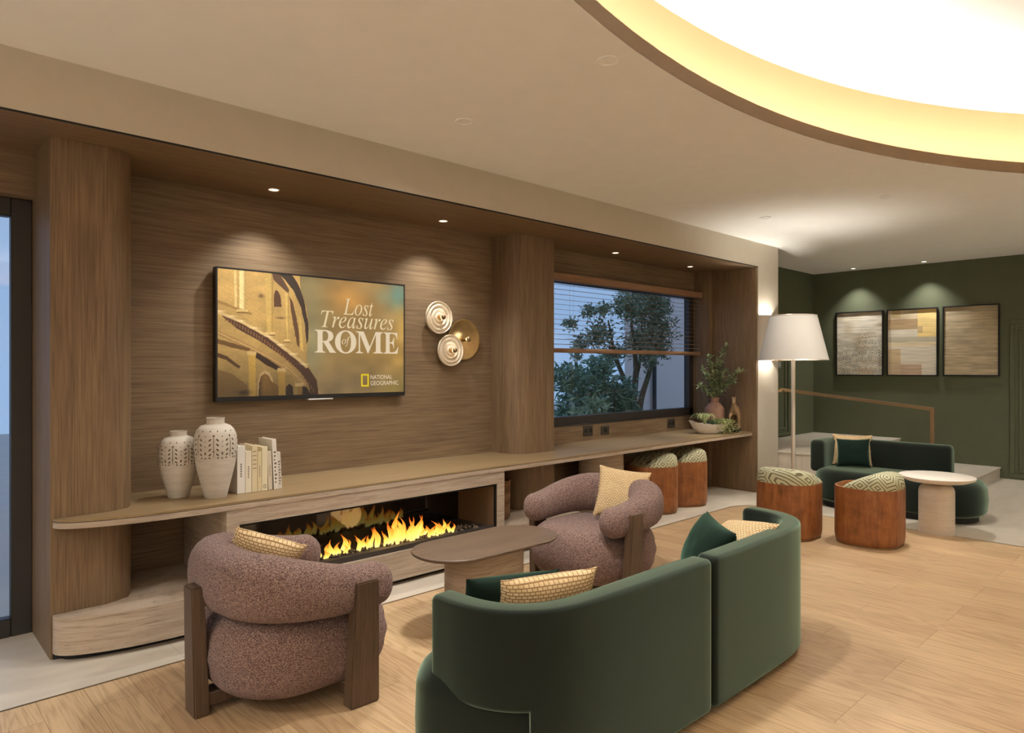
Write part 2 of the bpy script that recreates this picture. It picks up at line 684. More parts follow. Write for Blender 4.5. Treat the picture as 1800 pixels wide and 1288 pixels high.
M['bronze_horse'] = plain('aged_brass', (150, 120, 88), 0.5, 0.35, var=0.25, scale=40)
M['socket'] = plain('socket_plastic', (58, 52, 42), 0.5)
M['screen_black'] = plain('tv_plastic', (20, 18, 17), 0.4)

# ------------------------------------------------------------------ room shell
YW, YB = 4.67, 3.89          # timber wall plane, plaster bulkhead plane
ZC, ZS = 2.98, 2.68          # ceiling, niche soffit
XR, YF = 11.09, 4.63         # green wall, far green wall
X0, Y0 = -3.2, -8.0

fl = obj('floor', bx(X0 - .1, XR + .1, Y0 - .1, YF + .2, -0.06, 0.0), M['stone_floor'], smooth=False)
struct(fl)


def parquet_outline(inset=0.0):
    x1, y1, r = 6.985 - inset, 3.68 - inset, 0.30
    pts = [(X0 + .01, -0.9), (x1, -0.9)]
    for i in range(13):
        a = PI / 2 * i / 12
        pts.append((x1 - r + r * math.cos(a), y1 - r + r * math.sin(a)))
    pts.append((X0 + .01, y1))
    return pts


struct(obj('floor_parquet', prism(bmesh.new(), parquet_outline(), -0.01, 0.0012), M['parquet'], smooth=False))
bm = bmesh.new()
a_, b_ = parquet_outline(-0.007), parquet_outline(0.007)
va = [bm.verts.new((x, y, 0.0022)) for x, y in a_[1:]]
vb = [bm.verts.new((x, y, 0.0022)) for x, y in b_[1:]]
for i in range(len(va) - 1):
    bm.faces.new((va[i], va[i + 1], vb[i + 1], vb[i]))
struct(obj('trim_1', bm, plain('floor_edge_strip', (120, 98, 66), 0.4, 0.6), smooth=False))

# ceiling with the oval recess
ECX, ECY, EA, EB = 3.37, -2.53, 5.2, 4.5


def oval(da, z, n=128):
    return [(ECX + (EA + da) * math.cos(2 * PI * i / n), ECY + (EB + da) * math.sin(2 * PI * i / n), z) for i in range(n)]


bm = bmesh.new()
inner = [bm.verts.new(p) for p in oval(0, ZC)]
outer = [bm.verts.new(p) for p in ((X0 - .1, Y0 - .1, ZC), (XR + .1, Y0 - .1, ZC), (XR + .1, YF + .1, ZC), (X0 - .1, YF + .1, ZC))]
ed = [bm.edges.new((inner[i], inner[(i + 1) % len(inner)])) for i in range(len(inner))]
ed += [bm.edges.new((outer[i], outer[(i + 1) % 4])) for i in range(4)]
bmesh.ops.triangle_fill(bm, use_beauty=True, use_dissolve=False, edges=ed)
for f in list(bm.faces):
    c = f.calc_center_median()
    if ((c.x - ECX) / EA) ** 2 + ((c.y - ECY) / EB) ** 2 < 0.98:
        bm.faces.remove(f)
struct(obj('ceiling', bm, M['ceiling'], smooth=False))

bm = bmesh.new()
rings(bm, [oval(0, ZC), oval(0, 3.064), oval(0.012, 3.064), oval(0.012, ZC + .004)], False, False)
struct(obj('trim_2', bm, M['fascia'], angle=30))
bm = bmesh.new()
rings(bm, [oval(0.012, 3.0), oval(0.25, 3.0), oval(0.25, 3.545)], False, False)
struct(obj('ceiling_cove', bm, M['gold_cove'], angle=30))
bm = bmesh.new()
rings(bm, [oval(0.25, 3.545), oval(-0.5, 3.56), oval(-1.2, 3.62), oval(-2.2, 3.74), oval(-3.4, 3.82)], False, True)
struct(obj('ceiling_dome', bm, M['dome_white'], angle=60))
bm = bmesh.new()
rings(bm, [oval(0.016, 3.060), oval(0.058, 3.060)], False, False)
tag(obj('cove_light', bm, M['led'], angle=30), 'continuous warm LED strip glowing round the oval ceiling recess', 'light strip')

# plaster pier and bulkhead over the timber niche
bm = bmesh.new()
box(bm, X0, 7.744, YB, 4.80, ZS + 0.012, ZC + .02)
box(bm, 7.744, 8.27, YB, 4.80, 0, ZC + .02)
struct(obj('wall_left', bm, M['plaster'], smooth=False))
bm = bmesh.new()
box(bm, X0, 7.744, YB - 0.001, YB + 0.012, ZS + 0.003, ZS + 0.013)
struct(obj('soffit_shadow_strip', bm, M['black'], smooth=False))  # black strip stands in for the shade of the groove under the bulkhead
struct(obj('ceiling_niche', bx(X0, 7.74, YB + 0.002, YW, ZS, ZS + 0.008), M['oak_y'], smooth=False))
bm = bmesh.new()
WX0, WX1, WZ0, WZ1 = 4.70, 7.62, 0.90, 2.44
box(bm, 0.69, WX0, YW, 4.80, 0, ZS)
box(bm, WX0, WX1, YW, 4.80, 0, WZ0)
box(bm, WX0, WX1, YW, 4.80, WZ1, ZS)
box(bm, WX1, 7.744, YW, 4.80, 0, ZS)
struct(obj('wall_timber', bm, M['oak_h'], smooth=False))
struct(obj('wall_niche_end', bx(7.70, 7.744, YB + 0.004, YW, 0, ZS, 0.003), M['oak_v']))
struct(obj('window_jamb', bx(7.62, 7.70, 4.47, YW, 0, ZS), M['oak_v'], smooth=False))
# header and wall round the glazed door
bm = bmesh.new()
box(bm, X0, 0.692, 4.56, 4.80, 2.438, ZS)
box(bm, X0, -1.25, 4.56, 4.80, 0, 2.438)
struct(obj('wall_door_header', bm, M['oak_h'], smooth=False))

# green walls, rear walls
struct(obj('wall_right', bx(XR, XR + .1, Y0, YF, 0, ZC), M['green_wall'], smooth=False))
struct(obj('wall_far', bx(8.27, XR + .1, YF, YF + .1, 0, ZC), M['green_wall'], smooth=False))
struct(obj('wall_rear', bx(X0, XR, Y0 - .1, Y0, 0, ZC), M['ceiling'], smooth=False))
struct(obj('wall_near', bx(X0 - .1, X0, Y0, 4.8, 0, ZC), M['ceiling'], smooth=False))


def frame_strips(bm, plane, u0, u1, z0, z1, w, d):
    """four mitred strips of a moulding on plane ('x', value) or ('y', value)"""
    for (a0, a1, c0, c1) in ((u0, u1, z1 - w, z1), (u0, u1, z0, z0 + w), (u0, u0 + w, z0 + w, z1 - w), (u1 - w, u1, z0 + w, z1 - w)):
        if plane[0] == 'x':
            box(bm, plane[1] - d, plane[1], a0, a1, c0, c1, d * .35, 1)
        else:
            box(bm, a0, a1, plane[1] - d, plane[1], c0, c1, d * .35, 1)


bm = bmesh.new()
frame_strips(bm, ('x', XR), 0.9, 2.03, 0.02, 2.12, 0.05, 0.02)
frame_strips(bm, ('x', XR), 0.98, 1.93, 0.10, 2.02, 0.03, 0.014)
struct(obj('door_2', bm, M['green_wall'], smooth=False))
bm = bmesh.new()
frame_strips(bm, ('y', YF), 8.9, 10.20, 0.46, 2.36, 0.05, 0.02)
frame_strips(bm, ('y', YF), 9.0, 10.08, 0.56, 2.24, 0.03, 0.014)
struct(obj('door_3', bm, M['green_wall'], smooth=False))
struct(obj('baseboard_right', bx(XR - .012, XR, Y0, 2.14, 0, 0.05), M['green_wall'], smooth=False))

# timber columns
c1 = rrect(0.69 + 0.205, 4.154 + 0.26, 0.205, 0.26, (0.002, 0.002, 0.002, 0.17), 10)
struct(obj('column', prism(bmesh.new(), c1, 0, ZS), M['oak_v'], angle=25))
c2 = rrect(4.17 + 0.24, 4.33 + 0.175, 0.24, 0.175, (0.002, 0.002, 0.20, 0.002), 10)
struct(obj('column', prism(bmesh.new(), c2, 0, ZS), M['oak_v'], angle=25))

# stairs up to the landing
bm = bmesh.new()
for (y0, y1, z1) in ((2.14, 2.75, 0.148), (2.75, 3.36, 0.297), (3.36, YF, 0.445)):
    box(bm, 8.30, XR, y0, y1, 0, z1 - 0.022)
    box(bm, 8.29, XR, y0 - 0.012, y1, z1 - 0.022, z1, 0.003, 1)
struct(obj('stairs', bm, M['stone_floor'], smooth=False))

# ------------------------------------------------------------------ windows, door, garden
win = struct(bpy.data.objects.new('window_1', None))
COL.objects.link(win)
bm = bmesh.new()
fy0, fy1 = 4.69, 4.77
box(bm, WX0, WX1, fy0, fy1, WZ0, 0.985, 0.004, 1)
box(bm, WX0, WX1, fy0, fy1, 2.355, WZ1, 0.004, 1)
box(bm, WX0, 4.80, fy0, fy1, WZ0, WZ1, 0.004, 1)
box(bm, 7.53, WX1, fy0, fy1, WZ0, WZ1, 0.004, 1)
obj('window_frame', bm, M['dark_frame'], win)
obj('window_pane', bx(4.79, 7.54, 4.725, 4.735, 0.97, 2.37), M['glass'], win, smooth=False)
obj('window_sill', bx(WX0, WX1, YW - .004, fy0, WZ0 - .012, WZ0, 0.002, 1), M['dark_frame'], win)

door = struct(bpy.data.objects.new('door_1', None))
COL.objects.link(door)
bm = bmesh.new()
box(bm, 0.592, 0.69, 4.66, 4.73, 0, 2.436, 0.004, 1)
box(bm, -1.25, -1.15, 4.66, 4.73, 0, 2.436, 0.004, 1)
box(bm, -1.15, 0.592, 4.66, 4.73, 0, 0.102, 0.004, 1)
box(bm, -1.15, 0.592, 4.66, 4.73, 2.334, 2.436, 0.004, 1)
obj('door_frame', bm, M['dark_frame'], door)
obj('door_pane', bx(-1.16, 0.60, 4.69, 4.70, 0.095, 2.34), M['glass'], door, smooth=False)

struct(obj('garden_ground', bx(-14, 40, 4.80, 19, -0.12, -0.02), M['garden_ground'], smooth=False))
bm = bmesh.new()
box(bm, 12.95, 30, 9.6, 9.8, -0.1, 6.0)
struct(obj('garden_wall', bm, M['garden_wall'], smooth=False))
bm = bmesh.new()
tube(bm, [(13.75, 9.52, -0.05), (13.75, 9.52, 6.0)], 0.05, 10)
tag(obj('drainpipe', bm, M['dark_frame']), 'dark thin drainpipe running up the garden wall seen through the window', 'pipe')
tag(obj('planting_bed', bx(6.2, 9.6, 5.5, 7.6, -0.03, 0.02), M['soil'], smooth=False), kind='structure')


def leaf_cloud(name, pts, size, material, parent=None, aspect=0.32, seed=1):
    rnd = random.Random(seed)
    V, Fc = [], []
    for p in pts:
        d = Vector((rnd.gauss(0, 1), rnd.gauss(0, 1), rnd.gauss(0.15, 0.8))).normalized()
        s = d.cross(Vector((rnd.gauss(0, 1), rnd.gauss(0, 1), rnd.gauss(0, 1)))).normalized()
        u = d.cross(s)
        L = size * rnd.uniform(0.7, 1.3)
        w = L * aspect * 0.5
        p = Vector(p)
        k = len(V)
        V += [tuple(p), tuple(p + d * L * .5 + s * w + u * L * .06), tuple(p + d * L), tuple(p + d * L * .5 - s * w + u * L * .06)]
        Fc.append((k, k + 1, k + 2, k + 3))
    return pydata(name, V, Fc, material, parent, smooth=False)


def blob_pts(blobs, n, rnd, shell=0.6):
    out = []
    wts = [b[3] ** 2 for b in blobs]
    for _ in range(n):
        b = rnd.choices(blobs, wts)[0]
        d = Vector((rnd.gauss(0, 1), rnd.gauss(0, 1), rnd.gauss(0, 1))).normalized()
        r = b[3] * (shell + (1 - shell) * rnd.random()) * rnd.uniform(0.6, 1.08)
        out.append((b[0] + d.x * r, b[1] + d.y * r, b[2] + d.z * r * 0.85))
    return out


rnd = random.Random(11)
tree = thing('olive_tree', 'gnarled olive tree with a forked trunk outside the window', 'tree', (8.83, 6.5, 0))
bm = bmesh.new()
for pts, rad in (
    ([(-.09, 0, 0), (-.06, 0, .5), (-.1, .02, .95), (-.22, .05, 1.35), (-.5, .1, 1.8)], [.075, .06, .05, .04, .02]),
    ([(.0, .03, 0), (.01, .02, .6), (.0, .0, 1.05), (.05, 0, 1.5), (.0, .05, 2.2)], [.08, .065, .055, .045, .02]),
    ([(.09, -.03, 0), (.08, -.02, .6), (.13, -.05, 1.0), (.27, -.08, 1.35), (.5, -.1, 1.9)], [.075, .055, .05, .04, .02]),
    ([(.05, 0, 1.3), (.25, .05, 1.7), (.35, .1, 2.3)], [.035, .025, .012]),
    ([(-.15, .03, 1.2), (-.35, .1, 1.7), (-.65, .0, 2.2)], [.03, .025, .012])):
    tube(bm, pts, rad, 10, 6)
obj('trunk', bm, M['bark'], tree)
blobs = [(-.60, .2, 2.0, .30), (-.3, -.1, 2.45, .34), (.2, .1, 2.45, .42), (.5, -.1, 2.1, .40), (.15, 0, 1.9, .38), (-.85, .35, 1.85, .22), (-1.0, .45, 2.15, .16), (-.75, .3, 2.35, .18), (.1, 0, 2.9, .35), (.6, 0, 2.95, .3), (-.95, .4, 1.65, .12),
         (.75, .05, 1.8, .28), (.55, 0, 2.55, .35), (-.3, .2, 1.7, .28), (.85, .1, 2.45, .25), (.2, -.15, 1.6, .22), (-.75, 0, 2.35, .18)]
leaf_cloud('foliage', blob_pts(blobs, 8200, rnd, .25), 0.078, M['leaf_tree'], tree, 0.38, 3)

bush = thing('garden_bush', 'dense dark green bush left of the olive tree outside the window', 'bush', (7.7, 6.2, 0))
bm = bmesh.new()
for k in range(7):
    a = k * 0.9
    tube(bm, [(.05 * math.cos(a), .05 * math.sin(a), 0), (.25 * math.cos(a), .2 * math.sin(a), .6), (.5 * math.cos(a), .3 * math.sin(a), 1.2)], [.02, .015, .006], 6)
obj('stem', bm, M['bark'], bush)
blobs = [(-.6, 0, .9, .42), (-.2, .1, 1.2, .42), (.25, 0, 1.05, .42), (-.4, -.1, .55, .45), (.2, -.1, .55, .42), (.55, .05, .8, .3), (-.8, 0, 1.35, .28), (-.1, 0, 1.5, .22)]
leaf_cloud('foliage', blob_pts(blobs, 5200, rnd, .5), 0.12, M['leaf_dusk'], bush, 0.3, 4)
bush2 = thing('garden_bush', 'paler low bush at the lower left corner of the window view', 'bush', (6.75, 5.75, 0))
blobs = [(0, 0, .75, .3), (.1, .1, .45, .35), (.25, 0, .95, .2)]
leaf_cloud('foliage', blob_pts(blobs, 1300, rnd, .4), 0.12, mk_leaf('pale_garden_leaf', (140, 164, 136), (200, 216, 190)), bush2, 0.3, 5)

# venetian blind
vb_ = thing('venetian_blind', 'half raised wooden venetian blind hanging in front of the window', 'blind', (0, 0, 0))
obj('headrail', bx(4.72, 7.61, 4.555, 4.645, 2.352, 2.425, 0.004, 1), M['blind_wood'], vb_)
obj('bottom_rail', bx(4.72, 7.61, 4.575, 4.625, 1.638, 1.682, 0.006, 2), M['blind_wood'], vb_)
for k in range(13):
    z = 2.316 - k * 0.0495
    bm = bx(4.73, 7.605, -0.025, 0.025, -0.0014, 0.0014)
    bmesh.ops.rotate(bm, verts=bm.verts, cent=(0, 0, 0), matrix=Matrix.Rotation(math.radians(7), 3, 'X'))
    bmesh.ops.translate(bm, verts=bm.verts, vec=(0, 4.60, z))
    obj('slat', bm, M['blind_wood'], vb_, smooth=False)
for x in (5.2, 6.15, 7.0, 7.45):
    bm = bmesh.new()
    for y in (4.575, 4.625):
        tube(bm, [(x, y, 1.66), (x, y, 2.37)], 0.0008, 5)
    obj('ladder_cord', bm, M['blind_wood'], vb_)

# ------------------------------------------------------------------ lights built into the ceilings, and added fill


def downlight(name, label, group, x, y, z, r, lit, energy=0, blend=0.6, size=75, tilt=(0, 0, 0), bezel='ceiling', lr=0.02):
    t = thing(name, label, 'ceiling light', (x, y, z), 0, group)
    bm = bmesh.new()
    lathe(bm, [(r, 0.0), (r, -0.004), (r * .93, -0.006), (r * .80, -0.003), (r * .78, 0.0)], n=28, cap0=False, cap1=False)
    obj('bezel', bm, M[bezel], t)
    bm = bmesh.new()
    lathe(bm, [(r * .80, -0.0015), (r * .80, -0.001)], n=28)
    obj('lens', bm, M['lens'] if lit else M['ceiling'], t)
    if energy:
        add_light('spot_lamp', 'SPOT', (0, 0, -0.02), energy, rot=tilt, parent=t, spot_size=math.radians(size), spot_blend=blend, shadow_soft_size=lr)
    return t


NICHE_Y = 4.395
for x, lab in ((1.982, 'lit recessed spot in the timber soffit above the television, leftmost'),
               (3.404, 'lit recessed spot in the timber soffit above the round wall lights'),
               (5.653, 'lit recessed spot in the timber soffit over the left half of the window'),
               (7.071, 'lit recessed spot in the timber soffit nearest the white pier')):
    downlight('recessed_spot', lab, 'recessed spots in the timber soffit', x, NICHE_Y, ZS, 0.038, True, DOWN_SPOT_W, 0.9, 105 if x < 5 else 40, (0, 0, 0), 'white_ceramic')
for x, y, k, lab in ((2.61, 2.074, 1.2, 'round flush ceiling disc beside the oval recess, nearest the viewer'),
                     (2.628, 3.187, 1.2, 'round flush ceiling disc above the television niche'),
                     (6.49, 3.185, 0.3, 'faint flush ceiling disc near the white pier'),
                     (6.473, 2.072, 1.2, 'faint flush ceiling disc right of centre, between oval recess and pier')):
    downlight('recessed_spot', lab, 'flush discs in the plaster ceiling', x, y, ZC, 0.055, False, CEIL_FILL_W * k, 1.0, 150, (0, 0, 0), 'ceiling', 0.12)  # discs are blank; the wide spot in each is added room fill
for y, lab in ((3.93, 'small lit ceiling spot above the left framed print'), (2.98, 'small lit ceiling spot above the middle framed print')):
    downlight('recessed_spot', lab, 'spots along the green wall', 10.84, y, ZC, 0.04, True, ART_SPOT_W, 1.0, 92, (0, 0, 0), 'ceiling')
for x, y, k in ((-1.9, 2.6, 2.6), (-2.4, 0.4, 2.6), (9.6, 0.4, 1), (9.6, -2.6, 1), (-2.4, -4.5, 3), (9.6, -6.0, 1)):
    downlight('recessed_spot', 'unseen ceiling disc added as room fill', 'added fill discs out of view', x, y, ZC, 0.055, False, CEIL_FILL_W * k, 1.0, 150, (0, 0, 0), 'ceiling', 0.12)  # unseen lamps added to lift the general light of the room

# ------------------------------------------------------------------ counter, plinth, fireplace


def tip_curve(x0, yb, x1, yf, n=14):
    """quarter oval from the column corner (x0, yb) forward to the straight front edge (x1, yf)"""
    return [(x1 - (x1 - x0) * math.cos(PI / 2 * i / n), yb - (yb - yf) * math.sin(PI / 2 * i / n)) for i in range(n + 1)]


def counter_outline(ins=0.0, xr=7.698):
    pts = [(0.70, 4.150)] + tip_curve(0.70 + ins, 4.135, 1.36, 3.94 + ins)
    pts += [(xr, 3.94 + ins), (xr, 4.666)]
    pts += [(4.652, 4.666), (4.652, 4.325), (4.36, 4.325), (4.23, 4.37), (4.165, 4.52), (4.165, 4.666)]
    pts += [(1.103, 4.666), (1.103, 4.33), (1.06, 4.20), (0.95, 4.150)]
    return pts


counter = thing('counter', 'long oak topped stone counter running along the whole timber niche', 'counter')
bm = bmesh.new()


def fill_prism(outline, z0, z1):
    bm = bmesh.new()
    lo = [bm.verts.new((x, y, z0)) for x, y in outline]
    hi = [bm.verts.new((x, y, z1)) for x, y in outline]
    n = len(outline)
    for lp in (lo, hi):
        e = [bm.edges.new((lp[i], lp[(i + 1) % n])) for i in range(n)]
        bmesh.ops.triangle_fill(bm, use_beauty=True, edges=e)
    for i in range(n):
        j = (i + 1) % n
        bm.faces.new((lo[i], lo[j], hi[j], hi[i]))
    return bm


obj('counter_top', fill_prism(counter_outline(0.006), 0.7085, 0.72), M['oak_top'], counter, angle=25)
obj('stone_edge', fill_prism(counter_outline(0.0), 0.676, 0.7045), M['travertine'], counter, angle=25)
obj('shadow_line', fill_prism(counter_outline(0.009), 0.7045, 0.7085), M['walnut'], counter, angle=25)

plinth = thing('hearth_plinth', 'low travertine plinth under the fireplace with a curved left end', 'plinth')


def plinth_outline(ins=0.0):
    pts = [(0.70, 4.150)] + tip_curve(0.70 + ins * .6, 4.135, 1.36, 3.93 + ins)
    pts += [(4.55 - ins, 3.93 + ins), (4.55 - ins, 4.325), (4.36, 4.325), (4.23, 4.37), (4.165, 4.52), (4.165, 4.666)]
    pts += [(1.103, 4.666), (1.103, 4.33), (1.06, 4.20), (0.95, 4.150)]
    return pts


obj('plinth_block', fill_prism(plinth_outline(), 0.035, 0.228), M['travertine'], plinth, angle=25)
obj('toe_kick', fill_prism(plinth_outline(0.07), 0.0, 0.036), M['black'], plinth, angle=25)
bm = bmesh.new()
soft_block(bm, 5.30, 4.30, 0.25, 0.17, 0.165, [(0, 0.0), (0, 0.676)], 12)
tag(obj('counter_support', bm, M['travertine'], angle=25), 'rounded travertine leg carrying the counter behind the far armchair', 'support')

fire = thing('fireplace', 'long horizontal travertine fireplace with gas flames under the counter', 'fireplace')
bm = bmesh.new()
FX0, FX1, FY = 1.50, 3.663, 3.945
box(bm, FX0, 1.575, FY, 4.66, 0.228, 0.676)
box(bm, 3.59, FX1, FY, 4.66, 0.228, 0.676)
box(bm, 1.575, 3.59, FY, 4.66, 0.585, 0.676)
obj('stone_surround', bm, M['travertine'], fire, smooth=False)
bm = bmesh.new()
box(bm, 1.576, 3.589, 4.40, 4.42, 0.228, 0.584)
box(bm, 1.576, 3.589, 3.99, 4.40, 0.572, 0.584)
obj('firebox', bm, M['smoked_glass'], fire, smooth=False)
for (xa, xb_) in ((1.576, 1.60), (3.565, 3.589)):
    obj('firebox_end', bx(xa, xb_, 3.976, 4.40, 0.228, 0.572), plain('brown_enamel', (104, 80, 58), 0.4), fire, smooth=False)
bm = bmesh.new()
box(bm, 1.576, 3.589, 3.955, 3.975, 0.572, 0.585)
box(bm, 1.576, 1.588, 3.955, 3.975, 0.228, 0.572)
box(bm, 3.577, 3.589, 3.955, 3.975, 0.228, 0.572)
obj('black_frame', bm, M['black_metal'], fire, smooth=False)
bm = bmesh.new()
box(bm, 1.60, 3.565, 3.952, 4.40, 0.228, 0.246)
box(bm, 1.60, 3.565, 3.952, 3.99, 0.246, 0.262)
obj('burner_tray', bm, M['charcoal'], fire, smooth=False)
rnd = random.Random(5)
V, Fc = [], []
for k in range(420):
    x, y = rnd.uniform(1.7, 3.5), rnd.gauss(4.10, 0.035)
    s = rnd.uniform(0.008, 0.018)
    b0 = len(V)
    for (i, j, l) in ((1, 0, 0), (-1, 0, 0), (0, 1, 0), (0, -1, 0), (0, 0, 1), (0, 0, -1)):
        V.append((x + i * s * rnd.uniform(.7, 1.2), y + j * s * rnd.uniform(.7, 1.2), 0.252 + l * s * rnd.uniform(.5, 1)))
    for f in ((0, 2, 4), (2, 1, 4), (1, 3, 4), (3, 0, 4), (2, 0, 5), (1, 2, 5), (3, 1, 5), (0, 3, 5)):
        Fc.append(tuple(b0 + q for q in f))
tag(pydata('ember_bed', V, Fc, M['ember'], fire, smooth=False), kind='stuff')


def flame(x, y, h, w, ph, lean):
    bm = bmesh.new()
    loops = []
    n, m = 10, 16
    for i in range(m + 1):
        t = i / m
        hw = w * (0.55 * (1 - t) ** 0.75 + 0.42 * math.sin(PI * min(1, t * 1.15)) * (1 - t) ** 0.6) + 0.0008
        cx = x + w * 1.0 * math.sin(ph + t * 5.2) * t * (1 - 0.35 * t) + lean * t * t
        cy = y + w * 0.4 * math.cos(ph * 1.7 + t * 4) * t
        loops.append([(cx + hw * math.cos(2 * PI * k / n), cy + 0.4 * hw * math.sin(2 * PI * k / n), 0.243 + h * t) for k in range(n)])
    rings(bm, loops)
    return obj('flame', bm, M['flame'], fire, angle=80)


FL = []
for (xa, xb, n, hmin, hmax) in ((2.14, 2.52, 11, 0.05, 0.15), (2.50, 2.99, 20, 0.07, 0.245), (2.97, 3.24, 12, 0.05, 0.13)):
    for k in range(n):
        x = xa + (xb - xa) * (k + 0.5) / n + rnd.uniform(-.012, .012)
        mid = 1 - abs((k + .5) / n - 0.5) * 1.1
        h = hmin + (hmax - hmin) * rnd.random() ** 0.7 * mid
        FL.append((x, h))
for (x, h) in FL:
    flame(x, 4.10 + rnd.uniform(-.05, .05), h, rnd.uniform(0.024, 0.036) * (0.8 + h * 1.6), rnd.uniform(0, 6.28), rnd.uniform(-.03, .03))
add_light('fire_glow', 'POINT', (2.7, 4.10, 0.36), 2.2, (1.0, 0.55, 0.18), parent=fire, shadow_soft_size=0.12)

# wicker basket on the plinth
bk = thing('basket', 'tall round wicker basket standing on the plinth right of the fireplace', 'basket', (3.83, 4.27, 0.228))
bm = bmesh.new()
prof = [(0.11, 0.0), (0.135, 0.004)]
for i in range(24):
    z = 0.012 + i * 0.0125
    prof += [(0.140 + 0.006 * (i / 24), z), (0.146 + 0.006 * (i / 24), z + 0.006)]
prof += [(0.152, 0.315), (0.142, 0.318), (0.138, 0.30), (0.132, 0.02), (0.0001, 0.016)]
lathe(bm, prof, n=40)
obj('basket_body', bm, M['wicker'], bk, angle=60)
bm = bmesh.new()
tube(bm, [(0.147 * math.cos(2 * PI * i / 32), 0.147 * math.sin(2 * PI * i / 32), 0.318) for i in range(33)], 0.008, 8)
obj('rim', bm, M['wicker'], bk)

# ------------------------------------------------------------------ television
TVY = 4.60
tv = thing('television', 'wide flat television hung on the timber wall, showing a title screen', 'television', (2.42, TVY, 1.7))


def tvobj(name, bm, m, parent=tv, **k):
    bmesh.ops.translate(bm, verts=bm.verts, vec=(-2.42, -TVY, -1.7))
    return obj(name, bm, m, parent, **k)


SX0, SX1, SZ0, SZ1 = 1.690, 3.160, 1.297, 2.148
bm = bmesh.new()
box(bm, SX0 - .012, SX1 + .010, TVY + 0.004, TVY + 0.055, SZ0 - .032, SZ1 + .012, 0.004, 2)
tvobj('casing', bm, M['screen_black'])
bm = bmesh.new()
box(bm, SX0 - .012, SX0, TVY - .004, TVY + .006, SZ0 - .032, SZ1 + .012)
box(bm, SX1, SX1 + .010, TVY - .004, TVY + .006, SZ0 - .032, SZ1 + .012)
box(bm, SX0, SX1, TVY - .004, TVY + .006, SZ1, SZ1 + .012)
box(bm, SX0, SX1, TVY - .004, TVY + .006, SZ0 - .032, SZ0)
tvobj('bezel', bm, M['screen_black'], smooth=False)
tvobj('sensor_bar', bx(2.332, 2.530, TVY - .008, TVY + 0.03, SZ0 - .041, SZ0 - .030, 0.003, 1), M['silver'])
tvobj('wall_mount', bx(2.1, 2.75, TVY + .055, YW, 1.5, 1.95), M['black_metal'], smooth=False)


def painted_grid(name, W, H, corner, du, dv, rgb, material, parent):
    """flat picture: corner (top left), du across, dv down, rgb array H x W x 3 in sRGB 0..255"""
    c, du, dv = Vector(corner), Vector(du), Vector(dv)
    me = bpy.data.meshes.new(name)
    verts = [tuple(c + du * (i / W) + dv * (j / H)) for j in range(H + 1) for i in range(W + 1)]
    faces = [(j * (W + 1) + i, (j + 1) * (W + 1) + i, (j + 1) * (W + 1) + i + 1, j * (W + 1) + i + 1) for j in range(H) for i in range(W)]
    me.from_pydata(verts, [], faces)
    a = np.clip(rgb, 0, 255) / 255.0
    lin = np.where(a <= 0.04045, a / 12.92, ((a + 0.055) / 1.055) ** 2.4).reshape(-1, 3)
    cols = np.ones((H * W, 4, 4), dtype=np.float32)
    cols[:, :, :3] = lin[:, None, :]
    at = me.color_attributes.new('Col', 'FLOAT_COLOR', 'CORNER')
    at.data.foreach_set('color', cols.ravel())
    me.update()
    return link_mesh(name, me, material, parent, smooth=False)


rs = np.random.RandomState(3)


def vnoise(W, H, sx, sy, seed):
    """smooth value noise 0..1"""
    r = np.random.RandomState(seed)
    g = r.rand(sy + 3, sx + 3)
    x = np.linspace(0, sx, W)
    y = np.linspace(0, sy, H)
    xi, yi = np.floor(x).astype(int), np.floor(y).astype(int)
    fx, fy = x - xi, y - yi
    fx, fy = fx * fx * (3 - 2 * fx), fy * fy * (3 - 2 * fy)
    a = g[np.ix_(yi, xi)]
    b = g[np.ix_(yi, xi + 1)]
    c = g[np.ix_(yi + 1, xi)]
    d = g[np.ix_(yi + 1, xi + 1)]
    return (a * (1 - fx) + b * fx) * (1 - fy[:, None]) + (c * (1 - fx) + d * fx) * fy[:, None]


def inside(poly, U, V):
    r = np.zeros(U.shape, bool)
    n = len(poly)
    for i in range(n):
        x1, y1 = poly[i]
        x2, y2 = poly[(i + 1) % n]
        if y1 == y2: continue
        cnd = ((y1 > V) != (y2 > V)) & (U < (x2 - x1) * (V - y1) / (y2 - y1) + x1)
        r ^= cnd
    return r


W, H = 1040, 600
U, V = np.meshgrid((np.arange(W) + .5) / W, (np.arange(H) + .5) / H)
img = np.zeros((H, W, 3))


def blendc(mask, col, a=1.0):
    global img
    m = (mask * a)[..., None] if mask.dtype != bool else (mask.astype(float) * a)[..., None]
    img = img * (1 - m) + np.array(col) * m


def spot(u, v, ru, rv):
    return np.exp(-(((U - u) / ru) ** 2 + ((V - v) / rv) ** 2))


img[:] = (146, 116, 68)
blendc(spot(.45, .15, .10, .5), (142, 126, 84), .9)
blendc(spot(.46, .62, .05, .3), (142, 134, 96), .7)
blendc(spot(.68, .14, .13, .16), (196, 138, 66), .9)
blendc(spot(.80, .05, .12, .10), (176, 140, 84), .8)
blendc(spot(.97, .10, .07, .15), (112, 154, 138), .95)
blendc(spot(.87, .12, .05, .07), (140, 146, 112), .6)
blendc(spot(.92, .30, .06, .07), (176, 142, 88), .8)
blendc(spot(.99, .42, .05, .22), (206, 162, 84), .95)
blendc(spot(.85, .62, .18, .12), (172, 132, 66), .6)
blendc(spot(.97, .70, .05, .10), (196, 152, 76), .7)
blendc(spot(.62, .95, .25, .16), (120, 98, 68), .8)
blendc(spot(.95, .98, .12, .12), (136, 116, 60), .7)
cl = vnoise(W, H, 9, 6, 2) * .6 + vnoise(W, H, 20, 14, 3) * .4
img *= (0.86 + 0.28 * cl)[..., None]
